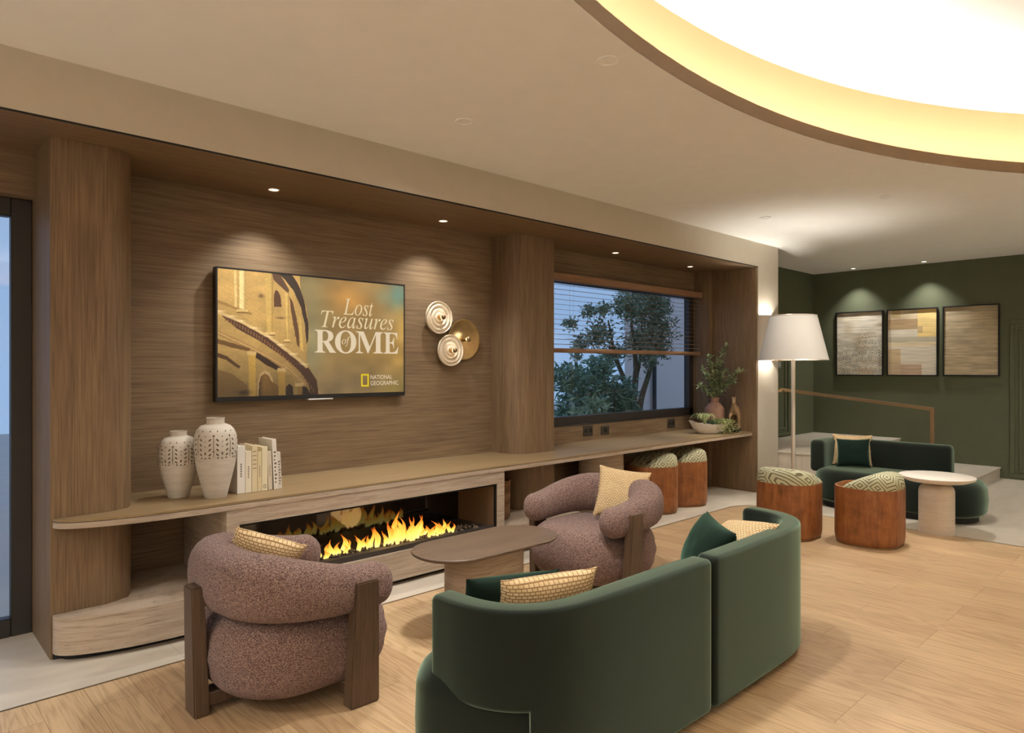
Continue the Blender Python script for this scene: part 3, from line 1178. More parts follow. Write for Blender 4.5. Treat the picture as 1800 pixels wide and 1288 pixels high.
POLY = {
'building':[(-0.01,-0.014),(0.392,-0.012),(0.397,0.116),(0.427,0.255),(0.44,0.407),(0.438,0.542),(0.427,0.695),(0.457,0.815),(0.481,0.888),(0.49,0.956),(0.49,1.024),(-0.01,1.024)],
'colA':[(0.098,-0.01),(0.126,-0.01),(0.126,0.309),(0.098,0.312)],
'colA2':[(0.072,-0.01),(0.084,-0.01),(0.087,0.291),(0.077,0.292)],
'colB':[(0.217,-0.01),(0.254,-0.01),(0.261,0.494),(0.228,0.478)],
'ledge0':[(-0.01,0.239),(0.158,0.333),(0.152,0.352),(-0.01,0.261)],
'ledge1':[(-0.01,0.322),(0.105,0.391),(0.239,0.505),(0.374,0.668),(0.439,0.762),(0.427,0.777),(0.362,0.687),(0.233,0.528),(0.1,0.414),(-0.01,0.343)],
'dark1':[(0.014,0.346),(0.1,0.414),(0.184,0.48),(0.305,0.59),(0.421,0.734),(0.484,0.878),(0.493,1.024),(0.451,1.022),(0.439,0.916),(0.392,0.8),(0.305,0.678),(0.19,0.553),(0.085,0.46),(0.024,0.376)],
'arch_band':[(-0.01,0.466),(0.147,0.586),(0.217,0.643),(0.339,0.762),(0.427,0.906),(0.415,0.934),(0.334,0.8),(0.211,0.68),(0.142,0.623),(-0.01,0.509)],
'dark2':[(-0.01,0.544),(0.069,0.576),(0.147,0.618),(0.145,0.641),(0.064,0.612),(-0.01,0.579)],
'pil1':[(0.139,0.636),(0.173,0.644),(0.176,1.021),(0.145,1.019)],
'pil2':[(0.283,0.767),(0.317,0.795),(0.319,1.015),(0.286,1.018)],
'pil3':[(0.38,0.9),(0.404,0.924),(0.406,1.015),(0.383,1.013)],
'shad':[(0.174,0.644),(0.239,0.707),(0.3,0.776),(0.294,0.804),(0.228,0.753),(0.176,0.69)],
'arch1':[(0.18,1.016),(0.184,0.88),(0.195,0.817),(0.217,0.79),(0.239,0.808),(0.255,0.864),(0.258,0.882),(0.258,1.016)],
'arch1in':[(0.187,1.017),(0.191,0.894),(0.2,0.84),(0.217,0.817),(0.236,0.836),(0.25,0.882),(0.283,0.92),(0.283,1.017)],
'arch2':[(0.321,1.015),(0.323,0.931),(0.339,0.903),(0.357,0.932),(0.361,1.017)],
'dark3':[(0.406,1.015),(0.406,0.924),(0.427,0.934),(0.457,1.017)],
'left_dark':[(-0.01,0.649),(0.044,0.683),(0.103,0.762),(0.095,0.78),(0.039,0.709),(-0.01,0.684)],
'lowdark':[(-0.01,0.78),(0.069,0.824),(0.137,0.915),(0.137,1.023),(-0.01,1.015)],
'rim':[(0.283,-0.01),(0.351,-0.01),(0.386,0.07),(0.415,0.199),(0.439,0.408),(0.436,0.542),(0.427,0.571),(0.42,0.409),(0.397,0.258),(0.362,0.13),(0.317,0.043)],
'archU':[(0.262,0.273),(0.262,0.171),(0.269,0.133),(0.283,0.14),(0.295,0.185),(0.3,0.269)],
'shU':[(0.252,-0.01),(0.288,-0.01),(0.339,0.124),(0.334,0.152),(0.283,0.085),(0.261,0.051)],
'colC':[(0.317,0.145),(0.334,0.152),(0.339,0.546),(0.328,0.547)],
'darkD':[(0.339,0.171),(0.357,0.225),(0.374,0.337),(0.386,0.449),(0.392,0.601),(0.38,0.582),(0.36,0.413),(0.346,0.283)],
'colE':[(0.386,0.326),(0.4,0.372),(0.412,0.638),(0.397,0.62)]}
# slightly ragged outlines, as worn masonry has
U0, V0 = U, V
U = U0 + .0025 * (vnoise(W, H, 70, 42, 21) - .5) + .0015 * (vnoise(W, H, 200, 120, 22) - .5)
V = V0 + .0035 * (vnoise(W, H, 70, 42, 23) - .5) + .002 * (vnoise(W, H, 200, 120, 24) - .5)
bld = inside(POLY['building'], U, V)
wallc = np.array((204, 160, 90))[None, None] * np.ones((H, W, 3)) * (1.05 - 0.30 * V0)[..., None]
wallc = wallc * (0.94 + 0.12 * vnoise(W, H, 18, 14, 5))[..., None]
img = np.where(bld[..., None], wallc, img)


def curve(f, k=0.0):
    """the big cornice seen in perspective: f 0..1 from the left edge to the right"""
    return -0.01 + f * 0.46, 0.335 + k + 0.30 * f + (0.30 - .25 * k) * f ** 2.2


def band(k0, k1, col, al, f0=0.0, f1=1.0, rag=True):
    fs = np.linspace(f0, f1, 40)
    top = [curve(f, k0) for f in fs]
    bot = [curve(f, k1) for f in fs][::-1]
    blendc(inside(top + bot, U if rag else U0, V if rag else V0), col, al)


for key, col, al in (('colA2', (236, 202, 128), .85), ('colA', (250, 218, 146), .95), ('colB', (214, 174, 94), .75), ('ledge0', (150, 108, 58), .65),
                     ('shU', (84, 56, 42), .9), ('archU', (88, 56, 38), .95), ('colC', (226, 186, 102), .85), ('darkD', (88, 56, 36), .9), ('colE', (212, 170, 88), .85), ('rim', (56, 42, 34), .97)):
    blendc(inside(POLY[key], U, V), col, al)
for (u0, u1, v0, v1) in ((.098, .126, 0, .31), (.228, .258, 0, .48), (.318, .337, .15, .54)):   # rounded shafts
    t_ = (U - u0) / (u1 - u0)
    m_ = ((t_ > 0) & (t_ < 1) & (V > v0) & (V < v1)).astype(float)
    blendc(m_ * np.clip((t_ - .55) * 2, 0, 1), (146, 104, 54), .75)
for (u, v, ru, rv) in ((.112, .318, .026, .010), (.243, .49, .024, .010), (.327, .545, .016, .008)):      # bases of the shafts
    blendc(((np.abs(U - u) < ru) & (np.abs(V - v) < rv)), (224, 184, 112), .9)
    blendc(((np.abs(U - u) < ru) & (np.abs(V - v - rv * 1.6) < rv * .5)), (112, 76, 42), .8)
for (u, v, ru, rv) in ((.20, .19, .012, .016), (.295, .36, .020, .008), (.375, .50, .012, .007)):
    blendc(spot(u, v, ru, rv), (96, 66, 40), .8)
for k in range(9):                                            # courses of the upper wall
    band(-.29 + k * .032, -.287 + k * .032, (150, 110, 60), .28, .0, .55)
for key, col, al in (('dark1', (78, 48, 34), .96), ('ledge1', (220, 182, 120), .9), ('arch_band', (184, 142, 84), .9), ('dark2', (104, 70, 38), .9),
                     ('lowdark', (108, 76, 40), .6), ('left_dark', (70, 44, 26), .85), ('pil1', (206, 158, 72), .92), ('shad', (54, 34, 24), .95),
                     ('arch1', (206, 164, 108), .95), ('arch1in', (122, 86, 40), .95), ('pil2', (186, 140, 64), .92), ('pil3', (148, 108, 50), .9), ('arch2', (44, 28, 20), .95), ('dark3', (44, 28, 22), .95)):
    blendc(inside(POLY[key], U, V), col, al)
for (u, v) in ((.012, .33), (.06, .365), (.105, .40), (.17, .452), (.235, .515), (.30, .582), (.36, .655), (.415, .74)):   # highlights along the ledge
    blendc(spot(u, v, .022, .006), (250, 218, 160), .8)
for k in range(34):                                           # dentils under the cornice
    f = k / 33
    u = 0.035 + f * 0.43
    v = 0.395 + 0.30 * f + 0.27 * f ** 2.4
    blendc(((np.abs(U - u) < .0028) & (np.abs(V - v) < .016)), (150, 104, 62), .75)
for k, (c_, al) in enumerate((((146, 104, 60), .7), ((214, 172, 108), .6), ((120, 82, 46), .7))):    # fillets of the architrave
    P_ = POLY['arch_band']
    for (x1, y1), (x2, y2) in zip(P_[:4], P_[1:5]):
        t_ = np.clip((U - x1) / (x2 - x1), 0, 1)
        blendc(((U >= x1) & (U < x2) & (np.abs(V - (y1 + (y2 - y1) * t_ + .010 + .013 * k)) < .003)), c_, al)
blendc(spot(.217, .90, .030, .10) * inside(POLY['arch1in'], U, V), (150, 108, 52), .8)
blendc(spot(.19, .95, .012, .2) * inside(POLY['arch1in'], U, V), (66, 44, 26), .8)
for (u, v) in ((.156, .655), (.30, .79), (.39, .915)):        # capitals
    blendc(((np.abs(U - u) < .022) & (np.abs(V - v) < .014)), (214, 174, 112), .9)
blendc(spot(.12, .97, .03, .02), (50, 32, 22), .8)
g = 0.95 + 0.07 * vnoise(W, H, 150, 90, 8) + 0.05 * vnoise(W, H, 40, 60, 9)
g = g * (0.94 + 0.12 * spot(.12, .10, .22, .35) + 0.08 * spot(.3, .5, .2, .3)) * (1 - .30 * np.clip((V0 - .62) / .38, 0, 1))
img = np.where(bld[..., None], img * g[..., None], img)
U, V = U0, V0
img = img.reshape(H // 2, 2, W // 2, 2, 3).mean((1, 3))
pic = painted_grid('screen', W // 2, H // 2, (SX0 - 2.42, -.001, SZ1 - 1.7), (SX1 - SX0, 0, 0), (0, 0, SZ0 - SZ1), img, M['screen'], tv)


def lettering(name, text, x0, x1, z0, z1, m, parent, dy=-.003, shear=0.0):
    cu = bpy.data.curves.new(name, 'FONT')
    cu.body = text
    cu.shear = shear
    cu.resolution_u = 4
    to = bpy.data.objects.new(name, cu)
    COL.objects.link(to)
    bpy.context.view_layer.update()
    me = bpy.data.meshes.new_from_object(to.evaluated_get(bpy.context.evaluated_depsgraph_get()))
    bpy.data.objects.remove(to)
    xs = [v.co.x for v in me.vertices]
    ys = [v.co.y for v in me.vertices]
    ax, bx_, ay, by = min(xs), max(xs), min(ys), max(ys)
    for v in me.vertices:
        v.co = Vector((x0 + (v.co.x - ax) / (bx_ - ax) * (x1 - x0) - 2.42, dy, z0 + (v.co.y - ay) / (by - ay) * (z1 - z0) - 1.7))
    return link_mesh(name, me, m, parent, smooth=False)


def italic(s):
    out = ''
    for ch in s:
        if ch == 'h': out += '\u210e'
        elif ch.isupper(): out += chr(0x1D434 + ord(ch) - 65)
        else: out += chr(0x1D44E + ord(ch) - 97)
    return out


lettering('title_lettering', italic('Lost'), 2.614, 2.876, 1.889, 2.012, M['screen_title'], pic)
lettering('title_lettering', italic('Treasures'), 2.432, 3.062, 1.788, 1.912, M['screen_title'], pic)
for ch_, xa_, xb_ in (('R', 2.383, 2.556), ('O', 2.546, 2.726), ('M', 2.722, 2.964), ('E', 2.970, 3.108)):
    lettering('title_lettering', chr(0x1D400 + ord(ch_) - 65), xa_, xb_, 1.602 if ch_ != 'O' else 1.598, 1.769 if ch_ != 'O' else 1.772, M['screen_white'], pic)
lettering('title_lettering', italic('of'), 2.602, 2.672, 1.650, 1.726, M['screen_white'], pic, -.004)
lettering('channel_lettering', 'NATIONAL', 2.851, 3.049, 1.401, 1.434, M['screen_white'], pic)
lettering('channel_lettering', 'GEOGRAPHIC', 2.851, 3.109, 1.354, 1.388, M['screen_white'], pic)
bm = bmesh.new()
lx0, lx1, lz0, lz1, lw = 2.768 - 2.42, 2.836 - 2.42, 1.345 - 1.7, 1.443 - 1.7, 0.013
for (a, b, c, d) in ((lx0, lx1, lz1 - lw, lz1), (lx0, lx1, lz0, lz0 + lw), (lx0, lx0 + lw, lz0 + lw, lz1 - lw), (lx1 - lw, lx1, lz0 + lw, lz1 - lw)):
    box(bm, a, b, -.004, -.002, c, d)
obj('channel_logo', bm, M['screen_yellow'], pic, smooth=False)

# ------------------------------------------------------------------ round wall lights


def wall_disc(label, x, z, r, mat, ribs, depth, bulb_r=0.022):
    t = thing('wall_light', label, 'wall light', (x, YW, z), 0, 'cluster of round wall lights')
    bm = bmesh.new()
    prof = [(r * .5, 0.0), (r * .5, depth), (r, depth), (r, depth + .008)]
    n = 40
    for i in range(1, n + 1):
        q = r * (1 - i / n)
        wv = 0.009 * math.cos(2 * PI * (i / n) * ribs) if ribs else 0.0
        prof.append((max(q, .0004), depth + .010 + (wv if ribs else -0.02 * (i / n))))
    lathe(bm, prof, n=56)
    bmesh.ops.rotate(bm, verts=bm.verts, cent=(0, 0, 0), matrix=Matrix.Rotation(PI / 2, 3, 'X'))
    obj('disc', bm, mat, t, angle=60)
    bm = bmesh.new()
    lathe(bm, [(.016, depth - .005), (.016, depth + .035), (.012, depth + .04)], n=16)
    bmesh.ops.rotate(bm, verts=bm.verts, cent=(0, 0, 0), matrix=Matrix.Rotation(PI / 2, 3, 'X'))
    obj('socket', bm, M['brass'], t)
    for nm, m, z0, z1 in (('bulb', M['bulb_glow'], .04, .066), ('mirror_cap', M['bronze'], .064, .088)):
        bm = bmesh.new()
        pr = [(max(.0005, bulb_r * math.sin(PI * i / 12) if nm == 'mirror_cap' else bulb_r * (0.55 + 0.45 * i / 12)), depth + z0 + (z1 - z0) * (i / 12)) for i in range(13)]
        if nm == 'mirror_cap':
            pr = [(bulb_r * math.cos(PI / 2 * i / 8) + .0005, depth + z0 + (z1 - z0) * math.sin(PI / 2 * i / 8)) for i in range(9)]
        lathe(bm, pr, n=18)
        bmesh.ops.rotate(bm, verts=bm.verts, cent=(0, 0, 0), matrix=Matrix.Rotation(PI / 2, 3, 'X'))
        obj(nm, bm, m, t)
    add_light('bulb_lamp', 'POINT', (0, -(depth + .055), 0.03), 0.10, parent=t, shadow_soft_size=0.02)
    return t


wall_disc('ribbed white ceramic disc light, upper left of the cluster beside the television', 3.53, 1.915, 0.138, M['white_ceramic'], 4, 0.05)
wall_disc('large plain brass disc light at the right of the cluster', 3.83, 1.738, 0.178, M['brass'], 0, 0.02)
wall_disc('ribbed white ceramic disc light overlapping the brass disc, lowest of the cluster', 3.645, 1.638, 0.135, M['white_ceramic'], 4, 0.06)

# ------------------------------------------------------------------ wall outlets under the window


def outlet(label, x0, x1, z0, z1, holes):
    t = thing('wall_socket', label, 'socket', ((x0 + x1) / 2, YW, (z0 + z1) / 2), 0, 'dark sockets under the window')
    w, h = (x1 - x0) / 2, (z1 - z0) / 2
    obj('plate', bx(-w, w, -.010, 0, -h, h, 0.003, 1), M['socket'], t)
    for i in range(holes):
        cx = -w + (i + .5) * 2 * w / holes
        bm = bmesh.new()
        lathe(bm, [(min(w / holes, h) * .62, .0), (min(w / holes, h) * .62, .012), (min(w / holes, h) * .5, .0125)], cx, 0, 16)
        bmesh.ops.rotate(bm, verts=bm.verts, cent=(0, 0, 0), matrix=Matrix.Rotation(PI / 2, 3, 'X'))
        obj('insert', bm, M['black'], t)
    return t


outlet('dark double socket on the timber wall, nearest the column', 5.46, 5.61, 0.770, 0.880, 2)
outlet('dark plain socket plate, middle one under the window', 5.75, 5.888, 0.766, 0.858, 1)
outlet('dark double socket under the window beside the planter bowl', 7.01, 7.165, 0.760, 0.868, 2)

# ------------------------------------------------------------------ things on the counter
ZT = 0.72


def carved_vase(label, x, y, h, r, phase):
    t = thing('vase', label, 'vase', (x, y, ZT), 0, 'carved white vases')
    pr = [(0.50, 0.0), (0.53, 0.01), (0.60, 0.10), (0.72, 0.22), (0.85, 0.36), (0.95, 0.50), (1.0, 0.62), (1.0, 0.70), (0.96, 0.78), (0.86, 0.85), (0.68, 0.90), (0.50, 0.92), (0.42, 0.925), (0.405, 0.935), (0.41, 0.985), (0.43, 1.0), (0.39, 1.0), (0.37, 0.97), (0.37, 0.93), (0.42, 0.90), (0.3, 0.5), (0.02, 0.05)]
    bm = bmesh.new()
    lathe(bm, [(r * a, h * b) for a, b in pr], n=48)
    obj('body', bm, M['vase'], t, angle=50)

    def rad(zf):
        for (a0, b0), (a1, b1) in zip(pr[:-1], pr[1:]):
            if b0 <= zf <= b1 and b1 > b0:
                return r * (a0 + (a1 - a0) * (zf - b0) / (b1 - b0))
        return r
    V, Fc = [], []

    def cut(th, zf, ln, wd, rot):
        # leaf shaped dark opening lying on the surface
        b0 = len(V)
        R0 = rad(zf)
        N = 8
        for k in range(N):
            a = 2 * PI * k / N
            du, dz = ln * math.cos(a), wd * math.sin(a) * (1 if abs(math.cos(a)) < .9 else .3)
            cu = du * math.cos(rot) - dz * math.sin(rot)
            cz = du * math.sin(rot) + dz * math.cos(rot)
            zz = zf + cz / h
            Rr = rad(zz) + 0.0012
            tt = th + cu / R0
            V.append((Rr * math.cos(tt), Rr * math.sin(tt), zz * h))
        Fc.append(tuple(range(b0, b0 + N)))
    nrep = 8
    s = r / 0.12
    for k in range(nrep):
        th = phase + 2 * PI * k / nrep
        for j, zf in enumerate((0.56, 0.62, 0.68, 0.74)):
            cut(th - 0.17, zf, .0100 * s, .0042 * s, 0.75)
            cut(th + 0.17, zf, .0100 * s, .0042 * s, PI - 0.75)
        cut(th, 0.79, .006 * s, .005 * s, 0)
        cut(th, 0.60, .0045 * s, .004 * s, 0)
        for d in (-.18, .18):
            cut(th + d, 0.845, .005 * s, .003 * s, PI / 2)
            cut(th + d * 1.1, 0.52, .005 * s, .0045 * s, 0)
        cut(th + PI / nrep, 0.575, .0095 * s, .0045 * s, PI / 2)
        for zf in (.66, .72, .78):
            cut(th + PI / nrep, zf, .0045 * s, .0022 * s, PI / 2)
        cut(th + PI / nrep, 0.515, .005 * s, .0045 * s, 0)
    for k in range(nrep):  # incised stems
        th = phase + 2 * PI * k / nrep
        b0 = len(V)
        for zf in (0.53, 0.6, 0.7, 0.78):
            for d in (-.0014, .0014):
                Rr = rad(zf) + .001
                V.append((Rr * math.cos(th + d / r * 1), Rr * math.sin(th + d / r), zf * h))
        for q in range(3):
            Fc.append((b0 + 2 * q, b0 + 2 * q + 1, b0 + 2 * q + 3, b0 + 2 * q + 2))
    me_o = pydata('cutwork', V, Fc, M['vase_dark'], t, smooth=False)
    return t


M['vase_dark'] = plain('vase_opening', (84, 68, 50), 0.9)
carved_vase('shorter carved white vase at the left end of the counter', 1.365, 4.335, 0.395, 0.112, 0.2)
carved_vase('taller carved white vase beside the row of books', 1.525, 4.180, 0.475, 0.122, 0.35)

books = [  # width, height, depth, tone, tilt, label
    (0.050, 0.292, 0.20, (226, 220, 210), 0.0, 'pale grey-white book touching the tall vase, leftmost of the row'),
    (0.040, 0.258, 0.17, (224, 214, 190), 0.0, 'thin cream book, second from the tall vase'),
    (0.036, 0.290, 0.19, (216, 200, 162), 0.0, 'tan-cream book with line marks on its spine, third from the vase'),
    (0.026, 0.250, 0.17, (214, 198, 156), 0.0, 'slim straw coloured book, fourth from the vase'),
    (0.038, 0.276, 0.19, (220, 208, 174), 0.0, 'cream book with a small dark square low on its spine'),
    (0.028, 0.246, 0.17, (200, 188, 164), -0.03, 'greyish beige book leaning against the tallest book'),
    (0.030, 0.318, 0.20, (218, 210, 196), -0.05, 'tallest pale book with dark spine lettering, leaning left'),
    (0.026, 0.234, 0.16, (206, 198, 184), -0.05, 'short grey book with dark spine lettering, rightmost of the row'),
]
M['pages'] = plain('book_pages', (236, 226, 204), 0.85)
M['print_ink'] = plain('spine_ink', (108, 98, 84), 0.8)
xb = 1.655
for i, (w, h, d, tone, tilt, lab) in enumerate(books):
    t = thing('book', lab, 'book', (xb, 4.185, ZT), 0, 'row of pale books on the counter')
    t.rotation_euler = (0, tilt, 0)
    t.location.x = xb + (max(0, -tilt) * h * 0.55 if tilt else 0)
    cm = plain('book_cover', tone, 0.6, var=0.04)
    bm = bmesh.new()
    box(bm, 0, 0.003, 0, d, 0, h)
    box(bm, w - .004, w - .001, 0, d, 0, h)
    box(bm, 0, w - .001, -0.002, 0.004, 0, h, 0.0012, 1)
    obj('cover', bm, cm, t, smooth=False)
    obj('pages', bx(.003, w - .004, .004, d - .005, .004, h - .005), M['pages'], t, smooth=False)
    bm = bmesh.new()
    if i == 2:
        for q in range(5):
            box(bm, w * .15, w * .8, -.0030, -.0018, h * (.50 + q * .09), h * (.50 + q * .09) + .004)
    elif i == 4:
        for (a, b, c, e) in ((.3, .7, .06, .07), (.3, .7, .13, .14), (.3, .38, .06, .14), (.62, .7, .06, .14)):
            box(bm, w * a, w * b, -.0030, -.0018, h * c, h * e)
    elif i in (6, 7):
        for q in range(9):
            z = h * (.12 + q * .075)
            box(bm, w * .3, w * (.55 + .12 * ((q * 7) % 3)), -.0030, -.0018, z, z + h * .04)
    else:
        for q in range(6):
            z = h * (.35 + q * .05)
            box(bm, w * .40, w * .56, -.0030, -.0018, z, z + h * .03)
    obj('spine_marks', bm, M['print_ink'], t, smooth=False)
    xb += w + .0005 + (0.004 if tilt and i == 5 else 0)

# terracotta vase with leafy branches, horse figurine, planter bowl
tvase = thing('terracotta_vase', 'terracotta vase with a wide shoulder holding leafy branches', 'vase', (7.46, 4.30, ZT))
bm = bmesh.new()
lathe(bm, [(.085, 0), (.092, .006), (.106, .06), (.114, .16), (.116, .262), (.110, .280), (.066, .335), (.052, .345), (.050, .385), (.057, .395), (.057, .405), (.047, .405), (.043, .35), (.06, .30), (.001, .28)], n=36)
obj('body', bm, M['terracotta'], tvase)


def leaf_strip(V, Fc, base, d, up, L, w, curl=0.2):
    """a pointed, folded leaf of six faces"""
    s = d.cross(up).normalized()
    n = s.cross(d).normalized()
    b0 = len(V)
    for t, ww in ((0, .12), (.3, .9), (.65, .8), (1, .02)):
        c = base + d * (L * t) - n * (curl * L * t * t)
        V.append(tuple(c + s * w * ww * .5 + n * w * .12))
        V.append(tuple(c))
        V.append(tuple(c - s * w * ww * .5 + n * w * .12))
    for q in range(3):
        a = b0 + q * 3
        Fc.append((a, a + 1, a + 4, a + 3))
        Fc.append((a + 1, a + 2, a + 5, a + 4))


rnd = random.Random(21)
for (dx, dy, hh) in ((-.26, .06, .25), (-.20, .04, .43), (-.11, .02, .60), (.02, -.04, .54), (.06, -.13, .74), (.10, -.32, .43), (.08, -.22, .30), (-.08, -.02, .30), (.02, -.14, .44)):
    t = thing('leafy_branch', 'leafy green branch standing in the terracotta vase', 'branch', (7.46, 4.30, ZT + .30), 0, 'leafy branches in the terracotta vase')
    P = catmull([(0, 0, 0), (dx * .12, dy * .12, hh * .35), (dx * .5, dy * .5, hh * .75), (dx, dy, hh)], 8)
    bm = bmesh.new()
    tube(bm, [tuple(p) for p in P], [.004, .003, .0015], 6)
    obj('stem', bm, M['bark'], t)
    V, Fc = [], []
    for i in range(9, len(P)):
        for q in range(5):
            d = Vector((rnd.gauss(0, 1), rnd.gauss(0, 1), rnd.gauss(.5, .6))).normalized()
            leaf_strip(V, Fc, P[i], d, Vector((0, 0, 1)), rnd.uniform(.045, .085), rnd.uniform(.020, .032))
    pydata('leaves', V, Fc, M['leaf_in'], t)

bowl = thing('planter_bowl', 'white boat shaped bowl planted with succulents on the counter', 'planter', (7.17, 4.20, ZT))
bm = bmesh.new()
loops = []
for (sx, sy, z) in ((.10, .06, 0), (.15, .085, .006), (.21, .11, .05), (.25, .125, .10), (.262, .13, .112), (.254, .122, .112), (.235, .11, .10), (.18, .08, .06)):
    L = []
    for k in range(40):
        a = 2 * PI * k / 40
        lift = 0.045 * max(0, math.cos(a + PI)) ** 3 * (z / .112) + .02 * max(0, math.cos(a)) ** 3 * (z / .112)
        L.append((sx * math.cos(a), sy * math.sin(a), z + lift))
    loops.append(L)
rings(bm, loops)
bmesh.ops.rotate(bm, verts=bm.verts, cent=(0, 0, 0), matrix=Matrix.Rotation(math.radians(-28), 3, 'Z'))
obj('bowl', bm, M['stone_white'], bowl)
bm = bmesh.new()
soft_block(bm, 0, 0, .175, .075, .07, [(0, .075), (0, .090), (.02, .094)], 8)
bmesh.ops.rotate(bm, verts=bm.verts, cent=(0, 0, 0), matrix=Matrix.Rotation(math.radians(-28), 3, 'Z'))
obj('soil', bm, M['soil'], bowl)
V, Fc = [], []
for k in range(60):   # arching strap leaves
    a = rnd.uniform(0, 2 * PI)
    L = rnd.uniform(.12, .21)
    b0 = len(V)
    for i in range(6):
        t_ = i / 5
        r_ = L * t_
        z = .10 + .13 * math.sin(PI * min(1, t_ * .8)) * rnd.uniform(.95, 1.05)
        c = Vector((-.07 + r_ * math.cos(a), .02 + r_ * math.sin(a) * .9, z))
        s = Vector((-math.sin(a), math.cos(a), 0)) * .006 * (1 - t_ * .85)
        V += [tuple(c + s), tuple(c - s)]
    for i in range(5):
        q = b0 + 2 * i
        Fc.append((q, q + 1, q + 3, q + 2))
pydata('spider_plant', V, Fc, M['succulent'], bowl)
V, Fc = [], []
for (cx, cy, R_) in ((-.02, -.05, .055), (.13, -.02, .06), (.05, .04, .05)):
    for ring, (nl, tilt_, ln) in enumerate(((8, .25, 1), (7, .7, .8), (5, 1.15, .55))):
        for k in range(nl):
            a = 2 * PI * k / nl + ring * .4
            d = Vector((math.cos(a) * math.cos(tilt_), math.sin(a) * math.cos(tilt_), math.sin(tilt_)))
            leaf_strip(V, Fc, Vector((cx, cy, .105)), d, Vector((0, 0, 1)), R_ * ln, R_ * .5, -.2)
pydata('rosette_succulent', V, Fc, M['rosette'], bowl)
V, Fc = [], []
for k in range(110):   # trailing strands with bead like leaves over the right rim
    a = rnd.uniform(-2.3, .6)
    x0_, y0_ = .07 + rnd.uniform(-.10, .13), -.07 + rnd.uniform(-.06, .08)
    L = rnd.uniform(.06, .20)
    for i in range(12):
        t_ = i / 11
        r_ = L * t_
        z = max(.012, .12 + .05 * math.sin(PI * t_) - .13 * t_ * t_ * rnd.uniform(.6, 1.1))
        c = Vector((x0_ + r_ * math.cos(a), y0_ + r_ * math.sin(a), z))
        d = Vector((rnd.gauss(0, 1), rnd.gauss(0, 1), rnd.gauss(.3, .6))).normalized()
        leaf_strip(V, Fc, c, d, Vector((.1, .2, 1)), .024, .013, .1)
pydata('trailing_succulent', V, Fc, M['succulent'], bowl)

# horse figurine (skinned body on a small dark base)


def skin_body(name, nodes, edges, radii, material, parent, levels=2, root=0):
    me = bpy.data.meshes.new(name)
    me.from_pydata(nodes, edges, [])
    me.update()
    o = bpy.data.objects.new(name, me)
    COL.objects.link(o)
    o.parent = parent
    bpy.context.view_layer.objects.active = o
    md = o.modifiers.new('skin', 'SKIN')
    for i, r in enumerate(radii):
        sv = me.skin_vertices[0].data[i]
        sv.radius = (r, r) if not isinstance(r, tuple) else r
        sv.use_root = (i == root)
    md.use_smooth_shade = True
    sd = o.modifiers.new('subdivision', 'SUBSURF')
    sd.levels = levels
    sd.render_levels = levels
    me.materials.append(material)
    return o


horse = thing('horse_figurine', 'brass coloured horse figurine standing right of the terracotta vase', 'figurine', (7.56, 4.09, ZT), math.radians(202))
obj('base', bx(-.15, .10, -.055, .055, 0, .03, .004, 2), M['black_metal'], horse)
# local x points out of the horse's chest
nodes = [(-.12, 0, .265), (-.04, 0, .258), (.045, 0, .262), (.080, 0, .310), (.098, 0, .362), (.104, 0, .392), (.132, 0, .362), (.146, 0, .336),
         (.055, .042, .215), (.060, .046, .145), (.060, .046, .070), (.068, .046, .040),
         (.055, -.042, .215), (.105, -.046, .175), (.085, -.046, .125), (.080, -.046, .105),
         (-.115, .040, .210), (-.128, .044, .140), (-.115, .044, .070), (-.106, .044, .040),
         (-.115, -.040, .210), (-.135, -.044, .140), (-.122, -.044, .070), (-.113, -.044, .040),
         (-.155, 0, .275), (-.180, 0, .22), (-.182, 0, .15),
         (.098, .018, .412), (.098, -.018, .412), (.100, .019, .432), (.100, -.019, .432)]
edges = [(0, 1), (1, 2), (2, 3), (3, 4), (4, 5), (5, 6), (6, 7), (2, 8), (8, 9), (9, 10), (10, 11), (2, 12), (12, 13), (13, 14), (14, 15), (0, 16), (16, 17), (17, 18), (18, 19),
         (0, 20), (20, 21), (21, 22), (22, 23), (0, 24), (24, 25), (25, 26), (5, 27), (5, 28), (27, 29), (28, 30)]
radii = [.050, .048, .054, .034, .023, .022, .016, .013, .022, .011, .0095, .014, .022, .012, .0095, .013, .028, .013, .0095, .014, .028, .013, .0095, .014, .013, .011, .005, .008, .008, .003, .003]
skin_body('horse_body', nodes, edges, radii, M['bronze_horse'], horse, 2, 1)
bm = bmesh.new()
tube(bm, [(.088, 0, .412), (.068, 0, .375), (.050, 0, .335), (.025, 0, .300)], [.006, .010, .010, .004], 8, 4)
obj('mane', bm, M['bronze_horse'], horse)

# ------------------------------------------------------------------ art on the green wall


def art(label, y0, y1, z0, z1, rgb):
    t = thing('framed_print', label, 'picture', (XR, (y0 + y1) / 2, (z0 + z1) / 2), 0, 'three framed prints on the green wall')
    w, h = (y1 - y0) / 2, (z1 - z0) / 2
    bm = bmesh.new()
    fw = .017
    for (a, b, c, d) in ((-w, w, h - fw, h), (-w, w, -h, -h + fw), (-w, -w + fw, -h + fw, h - fw), (w - fw, w, -h + fw, h - fw)):
        box(bm, -.035, -.001, a, b, c, d, .002, 1)
    obj('frame', bm, M['black_metal'], t, smooth=False)
    Hh, Ww, _ = rgb.shape
    painted_grid('print', Ww, Hh, (-.014, w - fw, h - fw), (0, -2 * (w - fw), 0), (0, 0, -2 * (h - fw)), rgb, M['print'], t)
    obj('backing', bx(-.012, -.001, -w + fw, w - fw, -h + fw, h - fw), M['black'], t, smooth=False)
    return t


PW, PH = 110, 150
pu, pv = np.meshgrid((np.arange(PW) + .5) / PW, (np.arange(PH) + .5) / PH)
